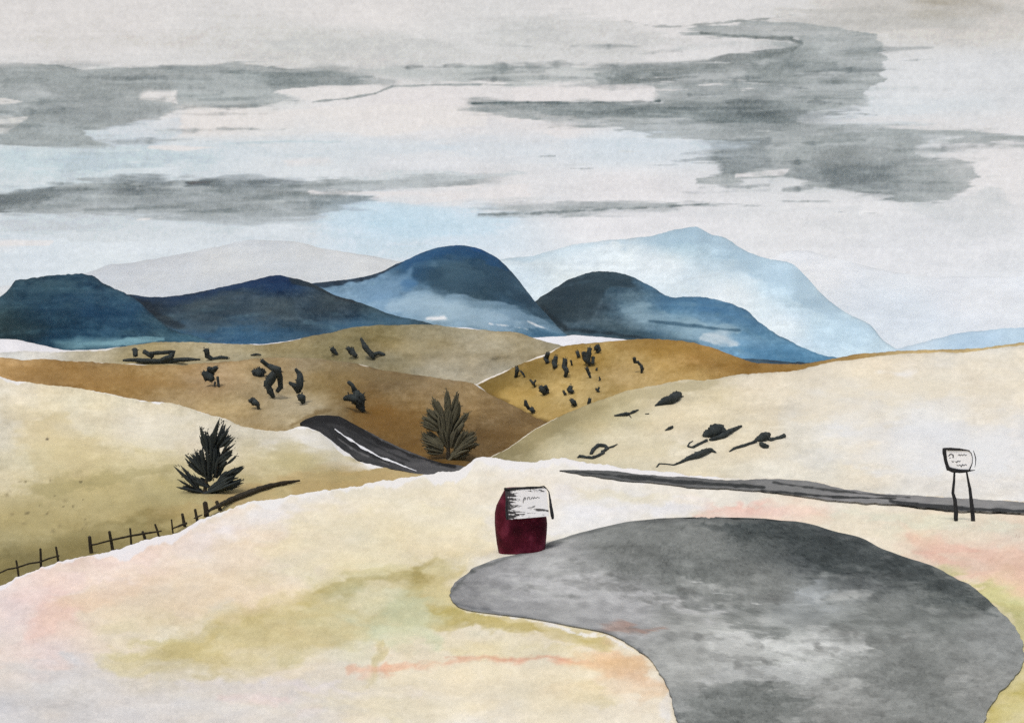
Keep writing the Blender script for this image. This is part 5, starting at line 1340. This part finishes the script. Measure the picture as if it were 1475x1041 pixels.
    # big right bank
    B('p', [(855, 110), (930, 97), (1000, 88), (1080, 78), (1150, 66), (1148, 58), (1100, 54), (1040, 52), (980, 42), (1000, 36), (1090, 30), (1160, 30), (1260, 52), (1278, 80), (1270, 115), (1250, 130), (1250, 150), (1190, 162), (1150, 172), (1190, 182), (1320, 178), (1475, 192), (1800, 205), (1800, 216), (1475, 210), (1340, 200), (1320, 214), (1330, 226),
            (1400, 240), (1412, 262), (1365, 285), (1300, 290), (1230, 276), (1180, 268), (1130, 256), (1060, 262), (1000, 266), (1005, 255), (1040, 250), (1042, 238), (1022, 232), (1020, 205), (920, 190), (860, 180), (800, 178), (680, 157), (680, 149), (800, 147), (900, 148), (950, 142), (944, 124), (870, 122)],
      (160, 165, 165), .9, 3, 6, seed=38, streak=.22)
    B('p', [(860, 108), (940, 94), (1000, 88), (1090, 76), (1152, 62), (1148, 72), (1080, 92), (1000, 104), (930, 116), (880, 118)], (118, 124, 124), .7, 3, 4, seed=39)
    brush(rgb, px, py, [(900, 30, .8), (940, 38, 1), (980, 38, 1.6), (1060, 32, 1.6), (1130, 24, 1)], (150, 154, 153), .75, 1.4, 1.4, seed=6)
    brush(rgb, px, py, [(1010, 48, 1), (1090, 54, 1.4), (1140, 56, 2.2), (1155, 64, 2), (1140, 72, 1)], (110, 116, 116), .75, 1.4, 1, seed=7)
    B('p', [(680, 150), (780, 147), (920, 149), (1000, 152), (1120, 160), (1140, 172), (1060, 176), (960, 172), (860, 170), (760, 162)], (120, 128, 129), .7, 4, 5, seed=40)
    brush(rgb, px, py, [(680, 149, .8), (760, 148, 1.4), (880, 148, 1.2), (950, 146, 1)], (92, 102, 104), .75, 1, 1, seed=8)
    B('e', (1100, 165, 22, 8, 15), (84, 90, 92), .7, 6, 5, seed=41)
    B('p', [(1020, 205), (1110, 200), (1110, 240), (1060, 250), (1040, 245)], (134, 140, 142), .7, 7, 6, seed=42)
    B('p', [(1140, 245), (1200, 235), (1280, 240), (1290, 262), (1240, 274), (1180, 266)], (124, 130, 132), .65, 8, 7, seed=43)
    B('p', [(1150, 215), (1300, 210), (1320, 230), (1250, 236), (1170, 236)], (146, 150, 150), .6, 8, 6, seed=51)
    B('p', [(1060, 250), (1100, 247), (1136, 244), (1130, 252), (1090, 255), (1058, 256)], (226, 222, 222), .9, 1, 1.4, seed=44)
    B('p', [(736, 126), (860, 122), (940, 124), (948, 138), (930, 146), (740, 146)], (225, 220, 219), .9, 2, 2.5, seed=45)
    B('p', [(1155, 176), (1240, 170), (1400, 160), (1500, 170), (1500, 190), (1400, 186), (1250, 178)], (222, 219, 219), .75, 4, 5, seed=52)
    B('p', [(1190, 160), (1290, 150), (1420, 140), (1440, 158), (1300, 166)], (206, 211, 215), .6, 8, 6, seed=53)
    B('p', [(1300, 290), (1380, 284), (1430, 262), (1450, 290), (1440, 316), (1350, 320)], (194, 197, 198), .55, 10, 8, seed=54)
    B('p', [(1160, 320), (1300, 316), (1440, 310), (1475, 330), (1400, 346), (1220, 340)], (208, 209, 211), .5, 10, 8, seed=55)
    B('p', [(1060, 140), (1120, 150), (1250, 158), (1180, 178), (1090, 182), (1010, 172)], (104, 111, 113), .5, 10, 8, seed=61)
    B('p', [(1130, 60), (1180, 70), (1210, 100), (1120, 120), (1060, 118)], (140, 146, 146), .5, 10, 8, seed=62)
    B('p', [(1180, 240), (1290, 236), (1330, 262), (1280, 280), (1200, 270)], (112, 118, 120), .5, 9, 8, seed=63)
    B('e', (560, 212, 160, 10, 0), (206, 214, 220), .5, 8, 6, seed=64)
    B('e', (850, 210, 170, 14, 0), (204, 213, 221), .6, 9, 7, seed=65)
    for i in range(16):   # dry gaps in the bank
        x = random.uniform(930, 1080); y = random.uniform(108, 132); w = random.uniform(8, 26)
        brush(rgb, px, py, [(x - w, y + random.uniform(-1, 1), .3), (x, y, random.uniform(.5, 1.1)), (x + w, y + random.uniform(-1.5, 1.5), .3)], (224, 221, 220), random.uniform(.6, .95), .6, .6, seed=i)
    banks = [((870, 1270), (60, 160), 46), ((700, 1120), (148, 176), 16), ((1020, 1360), (200, 285), 34), ((-20, 380), (96, 205), 44), ((0, 520), (258, 312), 34), ((540, 900), (92, 122), 14)]
    for (xa, xb), (ya, yb), n_ in banks:   # wet streaks inside the cloud banks
        for i in range(n_):
            x = random.uniform(xa, xb); y = random.uniform(ya, yb); w = random.uniform(14, 80); tl = random.uniform(-.06, .03)
            c = random.choice(((112, 119, 120), (126, 133, 134), (104, 111, 113), (182, 187, 187), (194, 198, 198), (140, 146, 147)))
            brush(rgb, px, py, [(x - w, y - tl * w, .5), (x, y, random.uniform(.8, 4.5)), (x + w, y + tl * w, .5)], c, random.uniform(.16, .42), random.uniform(1.2, 4), 2.2, 30, 6, i + xa)
    for i in range(40):   # dry brushed wisps
        x = random.uniform(700, 1350); y = random.choice((random.uniform(150, 260), random.uniform(290, 310), random.uniform(60, 130))); w = random.uniform(10, 50)
        c = random.choice(((206, 208, 208), (130, 136, 137), (140, 146, 147), (212, 212, 212)))
        brush(rgb, px, py, [(x - w, y + random.uniform(-2, 2), .3), (x, y, random.uniform(.4, 1.0)), (x + w, y + random.uniform(-2, 2), .3)], c, random.uniform(.25, .55), .8, .8, seed=i + 90)
    rgb = rgb + 2.4 * fbm(px / 3.6, py / 3.4, 3, 33.0)[..., None] + 2.0 * fbm(px / 11.0, py / 9.0, 3, 34.0)[..., None]
    sh = np.clip((222 - rgb[..., :1]) / 80, 0, 1)
    rgb = rgb + sh * (5.0 * fbm(px / 3.2, py / 3.0, 2, 35.0) + 7.0 * fbm(px / 45.0, py / 9.0, 4, 36.0))[..., None]
    rgb = 222 + (rgb - 222) * np.where(rgb < 205, 1.14, 1.0) + 2.0
    d = np.stack([(px - CX) / F, np.ones_like(px), (HOR - py) / F], -1)
    d = d / np.linalg.norm(d, axis=-1, keepdims=True)
    # the cloud's own brightness: what is seen of it, less what the air in front adds and takes
    path = np.minimum(TOP / np.maximum(d[..., 2], 1e-4), 42000.0 / np.maximum(np.abs(d[..., 0]), np.abs(d[..., 1])))
    T = np.exp(-HAZE * path)[..., None]
    glow = (lin(np.clip(rgb, 0, 255)) / EXPO - HAZE_GLOW * (1 - T)) / T
    glow = np.clip(glow, 0.004, 1)
    srgb = np.where(glow <= 0.0031308, glow * 12.92, 1.055 * glow ** (1 / 2.4) - 0.055) * 255
    me = npmesh('sky', d * R, gridquads(len(ys), len(xs))[:, ::-1], srgb, 1.0)
    m = bpy.data.materials.new('overcast_sky'); m.use_nodes = True
    nt = m.node_tree; N = nt.nodes; L = nt.links
    N.remove(N['Principled BSDF'])
    a = N.new('ShaderNodeAttribute'); a.attribute_name = 'pigment'
    tc = N.new('ShaderNodeTexCoord'); n = N.new('ShaderNodeTexNoise'); n.inputs['Scale'].default_value = 1 / 210.0; n.inputs['Detail'].default_value = 4
    L.new(tc.outputs['Object'], n.inputs['Vector'])
    mr = N.new('ShaderNodeMapRange'); mr.inputs['From Min'].default_value = .3; mr.inputs['From Max'].default_value = .7; mr.inputs['To Min'].default_value = .955; mr.inputs['To Max'].default_value = 1.045
    L.new(n.outputs['Fac'], mr.inputs['Value'])
    e = N.new('ShaderNodeEmission'); L.new(a.outputs['Color'], e.inputs['Color']); L.new(mr.outputs['Result'], e.inputs['Strength'])
    L.new(e.outputs['Emission'], N['Material Output'].inputs['Surface'])
    m.cycles.emission_sampling = 'NONE'
    o = link('sky', me, m)
    tag(o, 'overcast sky with grey cloud streaks and pale blue gaps', 'sky', kind='structure')


build_sky()

# ------------------------------------------------------------------ haze
if HAZE:
    bm = bmesh.new(); bmesh.ops.create_cube(bm, size=1.0)
    for v in bm.verts:
        v.co = Vector((v.co.x * 84000, v.co.y * 84000, -15 + (v.co.z + .5) * 5200))
    me = bpy.data.meshes.new('haze'); bm.to_mesh(me); bm.free()
    m = bpy.data.materials.new('haze_air'); m.use_nodes = True
    N = m.node_tree.nodes; L = m.node_tree.links; N.remove(N['Principled BSDF'])
    pv = N.new('ShaderNodeVolumePrincipled'); pv.inputs['Density'].default_value = HAZE; pv.inputs['Color'].default_value = (0.93, 0.97, 1.0, 1)
    L.new(pv.outputs['Volume'], N['Material Output'].inputs['Volume'])
    h = link('haze', me, m); tag(h, 'pale blue-white haze veiling the far mountains', 'haze', kind='stuff')
    h.display_type = 'WIRE'

# ------------------------------------------------------------------ light, world, camera
EL, AZ = 60.0, 205.0     # sun high behind the viewer, slightly to the left
w = bpy.data.worlds.new('World'); sc.world = w; w.use_nodes = True
N = w.node_tree.nodes; L = w.node_tree.links
sk = N.new('ShaderNodeTexSky'); sk.sky_type = 'NISHITA'; sk.sun_disc = False
sk.air_density = 0.8; sk.dust_density = 2.0; sk.ozone_density = 0.5
sk.sun_elevation = math.radians(EL); sk.sun_rotation = math.radians(AZ)
L.new(sk.outputs['Color'], N['Background'].inputs['Color']); N['Background'].inputs['Strength'].default_value = 0.085
sd = bpy.data.lights.new('sun', 'SUN'); sd.energy = 1.15; sd.angle = math.radians(14); sd.color = (1, .965, .91)
so = bpy.data.objects.new('sun', sd); col.objects.link(so)
a = math.radians(AZ); e = math.radians(EL)
to_sun = Vector((math.sin(a) * math.cos(e), math.cos(a) * math.cos(e), math.sin(e)))
so.rotation_euler = to_sun.to_track_quat('Z', 'Y').to_euler(); so.location = (0, 0, 50)

cd = bpy.data.cameras.new('camera'); cd.lens = 35.0; cd.sensor_width = 36.0; cd.sensor_fit = 'HORIZONTAL'
cd.clip_start = 0.1; cd.clip_end = 200000.0; cd.shift_y = (HOR - 520.5) / 1475.0
co = bpy.data.objects.new('camera', cd); col.objects.link(co)
co.location = (0, 0, EYE); co.rotation_euler = (math.radians(90), 0, 0)
sc.camera = co
sc.view_settings.view_transform = 'Standard'; sc.view_settings.look = 'None'
sc.view_settings.exposure = 0.5; sc.view_settings.gamma = 1.0; sc.view_settings.use_curve_mapping = False
sc.cycles.use_denoising = False; sc.cycles.sample_clamp_direct = 3.0; sc.cycles.sample_clamp_indirect = 3.0
sc.cycles.max_bounces = 6; sc.cycles.volume_bounces = 1
